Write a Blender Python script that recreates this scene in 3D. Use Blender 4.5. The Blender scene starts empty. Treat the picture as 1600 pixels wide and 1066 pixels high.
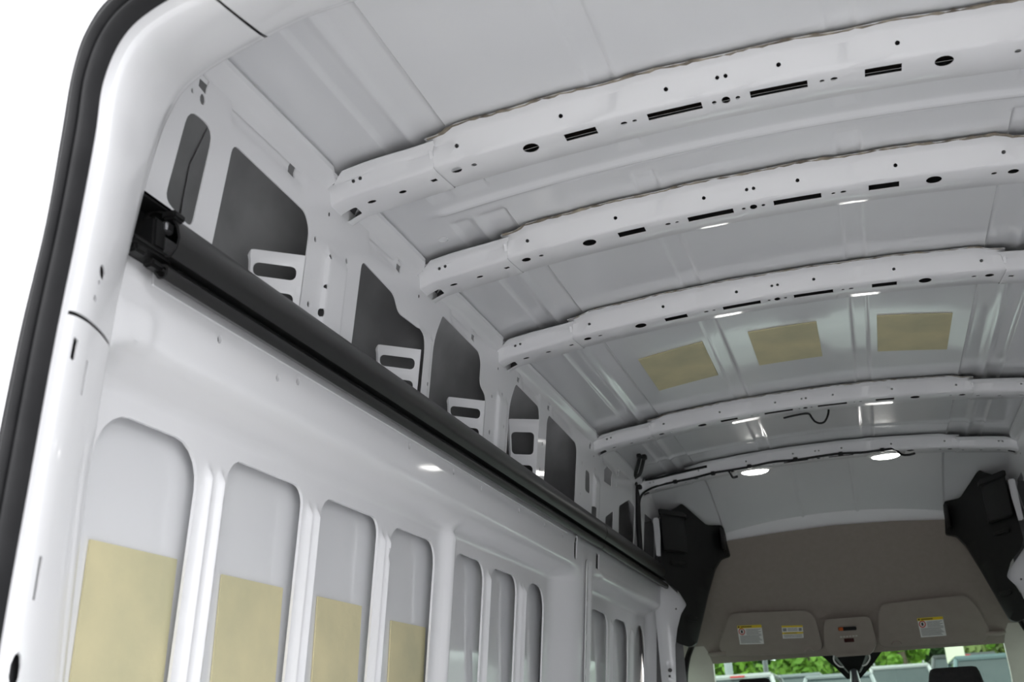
import bpy, bmesh, math, random
import numpy as np
from mathutils import Vector, Matrix
from mathutils.geometry import delaunay_2d_cdt

random.seed(7)
SC = bpy.context.scene
COL = SC.collection
PI = math.pi

# ------------------------------------------------------------------ camera
CAMX, CAMZ = 0.1121, 1.5
yaw, pit, rol = math.radians(16.9275), math.radians(20.2838), math.radians(-3.1064)
fw = Vector((-math.sin(yaw)*math.cos(pit), math.cos(yaw)*math.cos(pit), math.sin(pit)))
rt = Vector((math.cos(yaw), math.sin(yaw), 0))
up = rt.cross(fw)
c_, s_ = math.cos(rol), math.sin(rol)
r2 = rt*c_ + up*s_
u2 = up*c_ - rt*s_
cd = bpy.data.cameras.new('camera')
cam = bpy.data.objects.new('camera', cd)
COL.objects.link(cam)
cam.matrix_world = Matrix(((r2.x, u2.x, -fw.x, CAMX), (r2.y, u2.y, -fw.y, 0), (r2.z, u2.z, -fw.z, CAMZ), (0, 0, 0, 1)))
cd.sensor_width = 36
cd.lens = 1701.95/1600*36
cd.clip_start = 0.05
cd.clip_end = 400
cd.dof.use_dof = True
cd.dof.focus_distance = 2.9
cd.dof.aperture_fstop = 6.3
SC.camera = cam

# ------------------------------------------------------------------ light
SC.view_settings.view_transform = 'Standard'
SC.view_settings.look = 'None'
SC.view_settings.gamma = 1
SC.view_settings.use_curve_mapping = False
SC.view_settings.exposure = 1.3
w = bpy.data.worlds.new('overcast_sky')
SC.world = w
w.use_nodes = True
nt = w.node_tree
bg = nt.nodes['Background']
tc = nt.nodes.new('ShaderNodeTexCoord')
sep = nt.nodes.new('ShaderNodeSeparateXYZ')
rmp = nt.nodes.new('ShaderNodeValToRGB')
nt.links.new(tc.outputs['Generated'], sep.inputs[0])
nt.links.new(sep.outputs['Z'], rmp.inputs[0])
rmp.color_ramp.elements[0].position = 0.0
rmp.color_ramp.elements[0].color = (0.965, 0.975, 1.0, 1)
rmp.color_ramp.elements[1].position = 1.0
rmp.color_ramp.elements[1].color = (0.985, 0.985, 1.0, 1)
nt.links.new(rmp.outputs[0], bg.inputs[0])
bg.inputs[1].default_value = 1.6


# ------------------------------------------------------------------ materials
def mat(name, col, rough=0.5, metal=0.0, var=None, scale=8.0, coat=0.0, bump=0.0, bscale=60.0, emit=None, alpha=None, vscale3=None):
    m = bpy.data.materials.new(name)
    m.use_nodes = True
    n, l = m.node_tree.nodes, m.node_tree.links
    b = n['Principled BSDF']
    b.inputs['Base Color'].default_value = (*col, 1)
    b.inputs['Roughness'].default_value = rough
    b.inputs['Metallic'].default_value = metal
    if max(col) < 0.012: b.inputs['Specular IOR Level'].default_value = 0.3
    if coat:
        b.inputs['Coat Weight'].default_value = coat
        b.inputs['Coat Roughness'].default_value = 0.06
    if var is not None:
        t = n.new('ShaderNodeTexCoord')
        nz = n.new('ShaderNodeTexNoise')
        nz.inputs['Scale'].default_value = scale
        nz.inputs['Detail'].default_value = 6
        if vscale3:
            mp = n.new('ShaderNodeMapping')
            mp.inputs['Scale'].default_value = vscale3
            l.new(t.outputs['Object'], mp.inputs[0])
            l.new(mp.outputs[0], nz.inputs['Vector'])
        else:
            l.new(t.outputs['Object'], nz.inputs['Vector'])
        rp = n.new('ShaderNodeValToRGB')
        rp.color_ramp.elements[0].position = 0.33
        rp.color_ramp.elements[1].position = 0.67
        rp.color_ramp.elements[0].color = (*col, 1)
        rp.color_ramp.elements[1].color = (*var, 1)
        l.new(nz.outputs['Fac'], rp.inputs[0])
        l.new(rp.outputs[0], b.inputs['Base Color'])
    if bump:
        t2 = n.new('ShaderNodeTexCoord')
        n2 = n.new('ShaderNodeTexNoise')
        n2.inputs['Scale'].default_value = bscale
        n2.inputs['Detail'].default_value = 3
        l.new(t2.outputs['Object'], n2.inputs['Vector'])
        bp = n.new('ShaderNodeBump')
        bp.inputs['Strength'].default_value = bump
        bp.inputs['Distance'].default_value = 0.002
        l.new(n2.outputs['Fac'], bp.inputs['Height'])
        l.new(bp.outputs[0], b.inputs['Normal'])
    if emit:
        b.inputs['Emission Color'].default_value = (*emit[0], 1)
        b.inputs['Emission Strength'].default_value = emit[1]
    return m


WHITE = mat('white_body_paint', (0.845, 0.845, 0.86), 0.38, var=(0.865, 0.865, 0.88), scale=3, coat=0.6, bump=0.05, bscale=25)
SKIN = mat('white_skin_paint', (0.80, 0.805, 0.825), 0.32, var=(0.83, 0.835, 0.85), scale=2.5, coat=0.75, bump=0.05, bscale=8)
CAVITY_SHADE = mat('grey_cavity_shade', (0.15, 0.15, 0.153), 0.5, var=(0.24, 0.24, 0.243), scale=5)  # darkened grey in place of white paint, carries the shade inside the cavities
INNER_SHADE = mat('dark_inner_shade', (0.07, 0.07, 0.072), 0.6, var=(0.09, 0.09, 0.092), scale=6)  # shade put into the colour of hidden back faces, so holes read dark
FOAM = mat('yellow_damping_pad', (0.76, 0.685, 0.42), 0.75, var=(0.58, 0.55, 0.35), scale=4.5, bump=0.5, bscale=40)
FOAM_EDGE = FOAM
BLACK = mat('black_moulded_plastic', (0.007, 0.007, 0.0075), 0.5, var=(0.010, 0.010, 0.010), scale=30, bump=0.15, bscale=300)
TUBE = mat('black_anodised_rail', (0.014, 0.014, 0.0145), 0.36, var=(0.019, 0.0185, 0.0185), scale=6, vscale3=(1, 0.3, 1), bump=0.05, bscale=200)
RUBBER = mat('black_seal_rubber', (0.006, 0.006, 0.007), 0.5, var=(0.011, 0.011, 0.012), scale=20)
SEALANT = mat('tan_sealant', (0.42, 0.37, 0.29), 0.7, var=(0.12, 0.10, 0.08), scale=28)
BROWN = mat('brown_adhesive', (0.05, 0.04, 0.033), 0.7, var=(0.02, 0.018, 0.016), scale=20, vscale3=(4, 40, 1))
BEIGE = mat('beige_headliner_felt', (0.27, 0.235, 0.205), 0.9, var=(0.29, 0.25, 0.22), scale=40, bump=0.1, bscale=300)
BEIGE2 = mat('beige_vinyl', (0.29, 0.25, 0.22), 0.65, var=(0.31, 0.27, 0.235), scale=20)
CREAM = mat('light_pillar_plastic', (0.50, 0.47, 0.42), 0.55, var=(0.53, 0.50, 0.45), scale=15)
PALEF = mat('white_floor_paint', (0.72, 0.72, 0.73), 0.5, var=(0.64, 0.64, 0.65), scale=6, bump=0.2)
GREYF = mat('grey_floor_mat', (0.30, 0.30, 0.30), 0.55, var=(0.24, 0.24, 0.24), scale=6, bump=0.3)
STEEL = mat('bare_steel', (0.55, 0.55, 0.56), 0.35, 1.0, var=(0.45, 0.45, 0.46), scale=10)
PAPER = mat('white_sticker', (0.80, 0.80, 0.78), 0.5, var=(0.76, 0.76, 0.74), scale=60)
YELLOW = mat('yellow_sticker_band', (0.80, 0.60, 0.03), 0.5, var=(0.76, 0.56, 0.03), scale=60)
INK = mat('grey_print', (0.22, 0.22, 0.22), 0.6, var=(0.28, 0.28, 0.28), scale=80)
BLACKINK = mat('black_print', (0.02, 0.02, 0.02), 0.6, var=(0.03, 0.03, 0.03), scale=80)
RED = mat('red_print', (0.55, 0.04, 0.03), 0.5, var=(0.5, 0.04, 0.03), scale=80)
LENS = mat('lit_lamp_lens', (0.9, 0.9, 0.9), 0.3, emit=((1, 0.98, 0.94), 7.5), var=(0.88, 0.88, 0.88))
ORANGE = mat('amber_lens', (0.6, 0.12, 0.02), 0.3, var=(0.5, 0.1, 0.02))
DARKRED = mat('dark_red_display', (0.05, 0.008, 0.008), 0.2, var=(0.04, 0.006, 0.006))
FABRIC = mat('black_seat_cloth', (0.012, 0.012, 0.013), 0.85, var=(0.02, 0.02, 0.02), scale=60)
ASPHALT = mat('grey_asphalt', (0.30, 0.30, 0.30), 0.85, var=(0.36, 0.36, 0.35), scale=3, bump=0.4)
GRASS = mat('green_verge', (0.10, 0.20, 0.03), 0.9, var=(0.16, 0.26, 0.05), scale=2)
CARGLASS = mat('dark_car_glass', (0.05, 0.065, 0.07), 0.12, var=(0.06, 0.075, 0.08))
TYRE = mat('tyre_rubber', (0.02, 0.02, 0.02), 0.8, var=(0.03, 0.03, 0.03))
TAIL = mat('red_tail_lamp', (0.6, 0.02, 0.02), 0.2, var=(0.5, 0.02, 0.02))
BARK = mat('brown_bark', (0.10, 0.075, 0.05), 0.9, var=(0.14, 0.11, 0.08), scale=12)
LEAF = [mat('spring_leaves', (0.13, 0.29, 0.022), 0.6, var=(0.21, 0.38, 0.04), scale=1.5),
        mat('dark_leaves', (0.02, 0.06, 0.014), 0.6, var=(0.04, 0.09, 0.022), scale=1.5),
        mat('olive_leaves', (0.10, 0.14, 0.03), 0.6, var=(0.15, 0.20, 0.045), scale=1.5)]
POLE = mat('grey_pole', (0.30, 0.32, 0.34), 0.5, var=(0.35, 0.37, 0.38), scale=4)
SIGN = mat('pale_sign_back', (0.80, 0.78, 0.62), 0.6, var=(0.75, 0.73, 0.58), scale=3)
CARCOL = [mat('car_paint_white', (0.50, 0.50, 0.50), 0.25, coat=0.5, var=(0.48, 0.48, 0.48)),
          mat('car_paint_silver', (0.26, 0.28, 0.29), 0.3, 0.3, coat=0.5, var=(0.24, 0.26, 0.27)),
          mat('car_paint_teal', (0.11, 0.17, 0.18), 0.3, 0.2, coat=0.5, var=(0.10, 0.16, 0.17)),
          mat('car_paint_charcoal', (0.06, 0.065, 0.07), 0.3, coat=0.5, var=(0.07, 0.075, 0.08))]
GLASS = bpy.data.materials.new('clear_windscreen')
GLASS.use_nodes = True
gn, gl = GLASS.node_tree.nodes, GLASS.node_tree.links
gn.remove(gn['Principled BSDF'])
tr = gn.new('ShaderNodeBsdfTransparent')
tr.inputs[0].default_value = (0.72, 0.80, 0.75, 1)
gb = gn.new('ShaderNodeBsdfGlossy')
gb.inputs['Roughness'].default_value = 0.02
mx = gn.new('ShaderNodeMixShader')
mx.inputs[0].default_value = 0.05
gl.new(tr.outputs[0], mx.inputs[1])
gl.new(gb.outputs[0], mx.inputs[2])
gl.new(mx.outputs[0], gn['Material Output'].inputs[0])


# ------------------------------------------------------------------ helpers
def tag(o, label=None, cat=None, group=None, kind=None):
    if label: o['label'] = label
    if cat: o['category'] = cat
    if group: o['group'] = group
    if kind: o['kind'] = kind
    return o


def link(name, me, m, parent=None, sharp=35):
    o = bpy.data.objects.new(name, me)
    COL.objects.link(o)
    if m: me.materials.append(m)
    if parent: o.parent = parent
    if sharp:
        me.polygons.foreach_set('use_smooth', [True]*len(me.polygons))
        me.set_sharp_from_angle(angle=math.radians(sharp))
    return o


def empty(name, loc=(0, 0, 0)):
    o = bpy.data.objects.new(name, None)
    COL.objects.link(o)
    o.location = loc
    o.empty_display_size = 0.1
    return o


def adopt(o, parent):
    """parent o keeping its world place (plain translation parents)"""
    o.parent = parent
    o.matrix_parent_inverse = Matrix.Translation(parent.location).inverted()
    return o


def bm_obj(name, bm, m, parent=None, sharp=35):
    bmesh.ops.recalc_face_normals(bm, faces=bm.faces)
    me = bpy.data.meshes.new(name)
    bm.to_mesh(me)
    bm.free()
    return link(name, me, m, parent, sharp)


def sstep(t):
    t = max(0.0, min(1.0, t))
    return t*t*(3-2*t)


def resample(loop, step):
    out = []
    n = len(loop)
    for i in range(n):
        a, b = loop[i], loop[(i+1) % n]
        d = math.hypot(b[0]-a[0], b[1]-a[1])
        k = max(1, int(math.ceil(d/step)))
        for j in range(k):
            out.append((a[0]+(b[0]-a[0])*j/k, a[1]+(b[1]-a[1])*j/k))
    return out


def inpoly(P, poly):
    x, y = P[:, 0], P[:, 1]
    r = np.zeros(len(P), bool)
    n = len(poly)
    for i in range(n):
        x1, y1 = poly[i]
        x2, y2 = poly[(i+1) % n]
        if y1 == y2: continue
        c = ((y1 > y) != (y2 > y)) & (x < (x2-x1)*(y-y1)/(y2-y1)+x1)
        r ^= c
    return r


def sheet(name, outline, holes, fn, m, parent=None, step=(0.05, 0.05), t=0.002, back=True, sharp=35, us=None, vs=None, rim=None, backm=None):
    """flat (u,v) outline with holes, triangulated, mapped by fn(u,v,w) (w = offset towards the cabin)."""
    su, sv = step
    ms = max(su, sv)
    loops = [resample(outline, ms)] + [resample(h, ms) for h in holes]
    V, E = [], []
    for lp in loops:
        o = len(V)
        V += lp
        E += [(o+i, o+(i+1) % len(lp)) for i in range(len(lp))]
    u0, u1 = min(p[0] for p in outline), max(p[0] for p in outline)
    v0, v1 = min(p[1] for p in outline), max(p[1] for p in outline)
    if us is None: us = np.arange(u0+su, u1-su*0.4, su)
    if vs is None: vs = np.arange(v0+sv, v1-sv*0.4, sv)
    G = np.array([(a, b) for a in us for b in vs]).reshape(-1, 2)
    if len(G):
        keep = inpoly(G, outline)
        for h in holes:
            hx = [p[0] for p in h]; hy = [p[1] for p in h]
            bb = (G[:, 0] > min(hx)-su) & (G[:, 0] < max(hx)+su) & (G[:, 1] > min(hy)-sv) & (G[:, 1] < max(hy)+sv)
            idx = np.where(bb & keep)[0]
            if len(idx):
                keep[idx[inpoly(G[idx], h)]] = False
        G = G[keep]
        B = np.array([q for lp in loops for q in resample(lp, min(su, sv)*0.7)])
        ok = np.ones(len(G), bool)
        S = np.array([1/su, 1/sv])
        Gs, Bs = G*S, B*S
        for i in range(0, len(G), 2000):
            # nearest boundary sample
            g = Gs[i:i+2000]
            d = np.full(len(g), 1e9)
            for j in range(0, len(Bs), 800):
                dd = ((g[:, None, :]-Bs[None, j:j+800, :])**2).sum(2).min(1)
                d = np.minimum(d, dd)
            ok[i:i+2000] = d > 0.16
        G = G[ok]
        V += [tuple(p) for p in G]
    r = delaunay_2d_cdt([Vector(p) for p in V], E, [], 0, 1e-6)
    P = np.array([(p.x, p.y) for p in r[0]])
    T = np.array([f for f in r[2] if len(f) == 3])
    cen = P[T].mean(1)
    keep = inpoly(cen, outline)
    for h in holes:
        hx = [p[0] for p in h]; hy = [p[1] for p in h]
        bb = (cen[:, 0] > min(hx)) & (cen[:, 0] < max(hx)) & (cen[:, 1] > min(hy)) & (cen[:, 1] < max(hy))
        idx = np.where(bb & keep)[0]
        if len(idx): keep[idx[inpoly(cen[idx], h)]] = False
    T = T[keep]
    used = np.unique(T)
    mp = {int(a): i for i, a in enumerate(used)}
    T = [[mp[int(a)] for a in f] for f in T]
    P = P[used]
    n = len(P)
    verts = [fn(p[0], p[1], 0.0) for p in P]
    faces = list(T)
    rd = rim if rim is not None else t
    if rd:
        cnt = {}
        for f in T:
            for a, b in ((f[0], f[1]), (f[1], f[2]), (f[2], f[0])):
                k = (min(a, b), max(a, b))
                cnt.setdefault(k, []).append((a, b))
        if back:
            verts += [fn(p[0], p[1], -rd) for p in P]
            faces += [[a+n for a in reversed(f)] for f in T]
            for k, l in cnt.items():
                if len(l) == 1:
                    a, b = l[0]
                    faces.append([b, a, a+n, b+n])
        else:
            bm_ = {}
            for k, l in cnt.items():
                if len(l) == 1:
                    a, b = l[0]
                    for q in (a, b):
                        if q not in bm_:
                            bm_[q] = len(verts)
                            verts.append(fn(P[q][0], P[q][1], -rd))
                    faces.append([b, a, bm_[a], bm_[b]])
    me = bpy.data.meshes.new(name)
    me.from_pydata([tuple(v) for v in verts], [], faces)
    if backm and back:
        mi = [0]*len(T)+[1]*len(T)+[0]*(len(faces)-2*len(T))
        me.materials.append(m)
        me.materials.append(backm)
        me.polygons.foreach_set('material_index', mi)
        m = None
    bm = bmesh.new()
    bm.from_mesh(me)
    bmesh.ops.recalc_face_normals(bm, faces=bm.faces)
    bm.to_mesh(me)
    bm.free()
    return link(name, me, m, parent, sharp)


def circ(cx, cy, rx, ry=None, n=12):
    ry = ry or rx
    return [(cx+rx*math.cos(2*PI*i/n), cy+ry*math.sin(2*PI*i/n)) for i in range(n)]


def rrect(x0, x1, y0, y1, r, n=4):
    r = min(r, (x1-x0)/2*0.999, (y1-y0)/2*0.999)
    o = []
    for cx, cy, a in ((x1-r, y1-r, 0), (x0+r, y1-r, PI/2), (x0+r, y0+r, PI), (x1-r, y0+r, 1.5*PI)):
        for i in range(n+1):
            o.append((cx+r*math.cos(a+PI/2*i/n), cy+r*math.sin(a+PI/2*i/n)))
    return o


def rpoly(pts, r, n=4):
    """polygon with rounded corners; r one value or one per corner"""
    o = []
    k = len(pts)
    for i in range(k):
        p0, p, p1 = [Vector(pts[j % k]) for j in (i-1, i, i+1)]
        rr = r[i] if isinstance(r, (list, tuple)) else r
        a, b = p0-p, p1-p
        q = min(rr, a.length*0.45, b.length*0.45)
        A, B = p+a.normalized()*q, p+b.normalized()*q
        for j in range(n+1):
            s = j/n
            z = A*(1-s)**2 + p*2*s*(1-s) + B*s*s
            o.append((z.x, z.y))
    return o


def grid(name, nu, nv, fn, m, parent=None, sharp=35, close_u=False):
    verts = [tuple(fn(i, j)) for i in range(nu) for j in range(nv)]
    faces = []
    for i in range(nu if close_u else nu-1):
        for j in range(nv-1):
            a, b = i*nv+j, ((i+1) % nu)*nv+j
            faces.append((a, b, b+1, a+1))
    me = bpy.data.meshes.new(name)
    me.from_pydata(verts, [], faces)
    return link(name, me, m, parent, sharp)


def catmull(pts, k=5):
    P = [Vector(p) for p in pts]
    o = []
    for i in range(len(P)-1):
        a, b, c, d = P[max(i-1, 0)], P[i], P[i+1], P[min(i+2, len(P)-1)]
        for j in range(k):
            t = j/k
            o.append(0.5*((2*b)+(c-a)*t+(2*a-5*b+4*c-d)*t*t+(3*b-3*c+d-a)*t**3))
    o.append(P[-1])
    return o


def tube_bm(bm, pts, r, n=8):
    P = [Vector(p) for p in pts]
    rings = []
    prev = None
    for i, p in enumerate(P):
        t = (P[min(i+1, len(P)-1)]-P[max(i-1, 0)]).normalized()
        ref = prev if prev else (Vector((0, 0, 1)) if abs(t.z) < 0.9 else Vector((1, 0, 0)))
        x = (ref - t*ref.dot(t)).normalized()
        prev = x
        y = t.cross(x)
        rr = r[i] if isinstance(r, (list, tuple)) else r
        rings.append([bm.verts.new(p+x*rr*math.cos(2*PI*k/n)+y*rr*math.sin(2*PI*k/n)) for k in range(n)])
    for a, b in zip(rings, rings[1:]):
        for k in range(n):
            bm.faces.new((a[k], a[(k+1) % n], b[(k+1) % n], b[k]))
    bm.faces.new(rings[0][::-1])
    bm.faces.new(rings[-1])


def tube(name, pts, r, m, parent=None, n=8, k=0):
    if k:
        if isinstance(r, (list, tuple)):
            r = [v.x for v in catmull([(q, 0, 0) for q in r], k)]
        pts = catmull(pts, k)
    bm = bmesh.new()
    tube_bm(bm, pts, r, n)
    return bm_obj(name, bm, m, parent)


def box_bm(bm, c, s, rot=None, bev=0.0):
    r = bmesh.ops.create_cube(bm, size=1)
    vs = r['verts']
    bmesh.ops.scale(bm, vec=s, verts=vs)
    if bev:
        es = list({e for v in vs for e in v.link_edges})
        q = bmesh.ops.bevel(bm, geom=es, offset=bev, segments=2, affect='EDGES')
        vs = list({v for f in q['faces'] for v in f.verts} | {v for v in vs if v.is_valid})
    if rot: bmesh.ops.rotate(bm, cent=(0, 0, 0), matrix=rot, verts=vs)
    bmesh.ops.translate(bm, vec=c, verts=vs)
    return vs


def box(name, c, s, m, parent=None, rot=None, bev=0.003):
    bm = bmesh.new()
    box_bm(bm, c, s, rot, bev)
    return bm_obj(name, bm, m, parent)


# ------------------------------------------------------------------ surfaces of the van (x across, y forward, z up; metres)
BOWS = [1.888, 2.378, 2.999, 4.198, 5.087]


def za(x): return 2.656-0.088*x*x           # underside of the roof bows


def zr(x, y):                               # roof skin
    z = 2.716-0.093*x*x
    if y > 5.0: z -= 0.21*max(0, (y-5.0)/0.87)**2
    return z


def xU(z): return -0.835-0.12*(2.60-z)      # upper inner panel (left)
def xB(z): return -0.865+0.10*(z-2.2) if z < 2.2 else -0.865   # band below the rail (left)


def xskin(z):                               # outer skin (left), seen from inside
    P = [(0.4, -1.03), (1.4, -1.035), (1.9, -1.0), (2.05, -0.985), (2.3, -0.99), (2.45, -0.985), (2.55, -0.97), (2.63, -0.93), (2.69, -0.86), (2.70, -0.80)]
    for (z0, x0), (z1, x1) in zip(P, P[1:]):
        if z <= z1: return x0+(x1-x0)*(z-z0)/(z1-z0)
    return P[-1][1]


# ---------------------------- ground, van floor
grid('ground', 2, 5, lambda i, j: ((-60, 60)[i], (-30, 0, 4, 30, 90)[j], (0, 0, 0, 1.17, 3.87)[j]), ASPHALT, None, 0)
tag(bpy.data.objects['ground'], 'grey asphalt of the parking lot around the van', 'ground', kind='structure')
fl = box('floor', (0, 3.6, 0.67), (1.96, 5.2, 0.06), PALEF, None, bev=0.004)
tag(fl, 'white painted ribbed steel cargo floor of the van', 'floor', kind='structure')
for i in range(9):
    box('floor_rib', (-0.72+i*0.18, 3.6, 0.703), (0.03, 5.0, 0.008), PALEF, fl, bev=0.003)

# ---------------------------- ceiling: pressed roof skin
edges = []
for c in (0.203, 0.252, 0.560, 0.600, 0.640, 0.697):
    edges += [c-0.012, c-0.004, c, c+0.004, c+0.012]
xs = sorted(set([round(s*e, 4) for e in edges for s in (-1, 1)] + [round(-0.82+0.04*i, 4) for i in range(42)]))


def ridge(y, c, wdt):
    return math.exp(-((y-c)/wdt)**2)


def swage(x, y):
    a = abs(x)
    h = 0.0
    mid = 1.0-sstep((0.075-abs(y-2.14))/0.02) if 1.9 < y < 2.4 else 1.0
    h += 0.0045*(sstep((a-0.199)/0.007)-sstep((a-0.249)/0.007))*mid
    h += 0.0065*(sstep((a-0.556)/0.006)-sstep((a-0.692)/0.008))*mid
    h -= 0.0075*math.exp(-((a-0.638)/0.012)**2)*mid
    h -= 0.010*ridge(y, 2.140, 0.013)*(1-sstep((a-0.68)/0.05))
    h -= 0.007*ridge(y, 4.82, 0.016)*(1-sstep((a-0.70)/0.05))
    for dx, dy in ((0.735, 2.03), (0.735, 2.255)):
        h -= 0.004*math.exp(-(((a-dx)**2+(y-dy)**2)/0.0009))
    return h


ys = list(np.arange(1.19, 5.13, 0.03)) + [2.1+0.008*i for i in range(11)] + [4.78+0.01*i for i in range(9)] + [1.99+0.01*i for i in range(9)] + [2.2+0.01*i for i in range(10)]
ys = sorted(set(np.round(ys, 4)))
ceil = grid('ceiling', len(xs), len(ys), lambda i, j: (xs[i], ys[j], zr(xs[i], ys[j])+swage(xs[i], ys[j])), SKIN, None, 50)
tag(ceil, 'white pressed sheet metal roof skin with long swages over the cargo bay', 'ceiling', kind='structure')


def swage_f(x, y):
    a = abs(x)
    return 0.006*(sstep((a-0.548)/0.006)) - 0.004*sstep((a-0.127)/0.006) + 0.004*sstep((a-0.14)/0.006)


xf = sorted(set([round(s*e, 4) for e in (0.12, 0.126, 0.13, 0.134, 0.14, 0.146, 0.545, 0.548, 0.551, 0.555, 0.56) for s in (-1, 1)] + [round(-0.92+0.04*i, 4) for i in range(47)]))
yf = [5.10+0.04*i for i in range(20)]
grid('front_roof_panel', len(xf), len(yf), lambda i, j: (xf[i], yf[j], zr(xf[i], yf[j])+swage_f(xf[i], yf[j])), SKIN, ceil, 50)
# roof header across the top of the cab
sec = [(5.80, 0.012), (5.812, -0.006), (5.835, -0.030), (5.862, -0.062), (5.885, -0.078), (5.91, -0.075)]
grid('roof_header', 41, len(sec), lambda i, j: (-0.66+0.033*i, sec[j][0]+0.006*math.sin(j)*0+0.03*((-0.66+0.033*i)/0.66)**2, zr(-0.66+0.033*i, 5.80)+sec[j][1]), WHITE, ceil, 40)
# spot-weld dimples pressed into the roof between the first two bows
for s in (-1, 1):
    for dy in (2.03, 2.255):
        bm = bmesh.new()
        x0 = s*0.735
        tube_bm(bm, [(x0+0.012*math.cos(a), dy+0.012*math.sin(a), zr(x0, dy)-0.0045) for a in np.linspace(0, 2*PI, 17)], 0.0012, 5)
        bm_obj('weld_ring', bm, SKIN, ceil)
# drain flange rolls along both roof edges, broken at each bow
rolls = [(1.30, 1.836), (1.965, 2.326), (2.455, 2.947), (3.076, 4.146), (4.275, 5.035)]
RS = [(0.812, 2.650), (0.804, 2.647), (0.800, 2.640), (0.803, 2.632), (0.812, 2.626), (0.822, 2.621), (0.830, 2.614), (0.834, 2.605), (0.838, 2.597)]


def roll(parent, s):
    for a, b in rolls:
        n = 14
        bm = bmesh.new()
        L = []
        for i in range(n+1):
            t = i/n
            y = a+(b-a)*t
            e = min(t, 1-t)*(b-a)
            k = math.sqrt(max(0, 1-(1-min(1, e/0.03))**2))
            L.append([bm.verts.new((s*(0.838+(x-0.838)*(0.62+0.38*k)), y, 2.615+(z-2.615)*(0.62+0.38*k))) for x, z in RS])
        for p, q in zip(L, L[1:]):
            for k in range(len(RS)-1): bm.faces.new((p[k], q[k], q[k+1], p[k+1]))
        bm.faces.new(L[0]); bm.faces.new(L[-1])
        bm_obj('drain_flange', bm, WHITE, parent)
    grid('drain_flange', 2, 4, lambda i, j: (s*(.837, .830, .820, .812)[j], (5.164, 5.56)[i], (2.600, 2.622, 2.636, 2.648)[j]), WHITE, parent)


# ---------------------------- side walls
RIDGES = [(1.638, 1.985, .008, .013), (1.678, 1.985, .008, .013), (2.012, 1.985, .0075, .012), (2.046, 1.985, .0075, .012),
          (2.377, 1.985, .0075, .012), (2.410, 1.985, .0075, .012), (3.150, 1.985, .010, .012), (3.470, 1.985, .009, .012), (3.508, 1.985, .009, .012),
          (4.780, 1.975, .012, .012), (5.210, 1.975, .014, .012)]


def recess(y, z):
    tz1 = sstep((2.106-z)/0.05)
    t1 = sstep((y-1.30)/0.11)*sstep((4.00-y)/0.23)
    # rounded upper corners
    def corner(t, y, yc, sgn):
        return t
    R = 0.15
    ey, ez = 1.185+R-y, z-(2.106-R)
    if ey > 0 and ez > 0: d_ = R-math.hypot(ey, ez)
    else: d_ = min(y-1.185, 2.106-z)
    r1 = sstep(d_/0.055)*sstep((4.00-y)/0.23)
    t2 = sstep((y-4.13)/0.13)*sstep((5.62-y)/0.10)
    r2 = t2*sstep((2.112-z)/0.05)
    return max(r1, r2)


def fW(s):
    def f(y, z, w):
        T = recess(y, z)
        x = xB(z)-0.075*T
        h = 0.0
        for c, zt, wd, hh in RIDGES:
            if abs(y-c) < 3*wd:
                h += hh*math.exp(-((y-c)/wd)**2)*sstep((zt+0.01-z)/0.03)
        if 2.72 < y < 2.87:                         # wide post between the two bays of pressings
            h += 0.030*math.exp(-((y-2.79)/0.030)**2)*sstep((2.09-z)/0.06)
        h += 0.005*math.exp(-((y-4.065)/0.012)**2)*sstep((2.12-z)/0.02)   # bead beside the middle post
        # shallow triangular pressing behind the rear pillar and long bead near the top of the front bay
        q = max(abs(y-1.29)/0.05, abs(z-2.12)/0.035)
        h += 0.004*(1-sstep((q-0.8)/0.25))
        if 4.25 < y < 5.55:
            h += 0.012*math.exp(-((z-2.098)/0.010)**2)*sstep((y-4.27)/0.04)*sstep((5.54-y)/0.06)
        h += 0.003*math.exp(-((z-2.200)/0.010)**2)
        return Vector((s*(x+h+w), y, z)) if s > 0 else Vector((-(x+h+w), y, z))
    return f


def window_hole(y0, y1, zt, r, zb=0.98):
    return rrect(y0, y1, zb, zt, r, 5)


WIN = [(1.335, 1.612, 2.018, .075), (1.702, 1.988, 2.019, .04), (2.068, 2.360, 2.017, .04), (2.425, 2.722, 2.015, .055),
       (2.858, 3.118, 2.013, .06), (3.172, 3.438, 2.010, .055), (3.536, 3.752, 2.010, .08), (4.400, 4.726, 2.003, .07), (4.800, 5.135, 1.999, .09), (5.290, 5.525, 2.010, .11)]
DOTS = [(1.236, 2.068, .006), (1.511, 2.172, .004), (1.711, 2.163, .004), (1.785, 2.178, .004), (2.333, 2.178, .004), (2.628, 2.178, .004), (2.845, 2.176, .004),
        (3.195, 2.176, .004), (3.476, 2.176, .004), (3.70, 2.176, .004), (4.36, 2.175, .004), (4.62, 2.172, .004), (5.0, 2.17, .004)]


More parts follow.
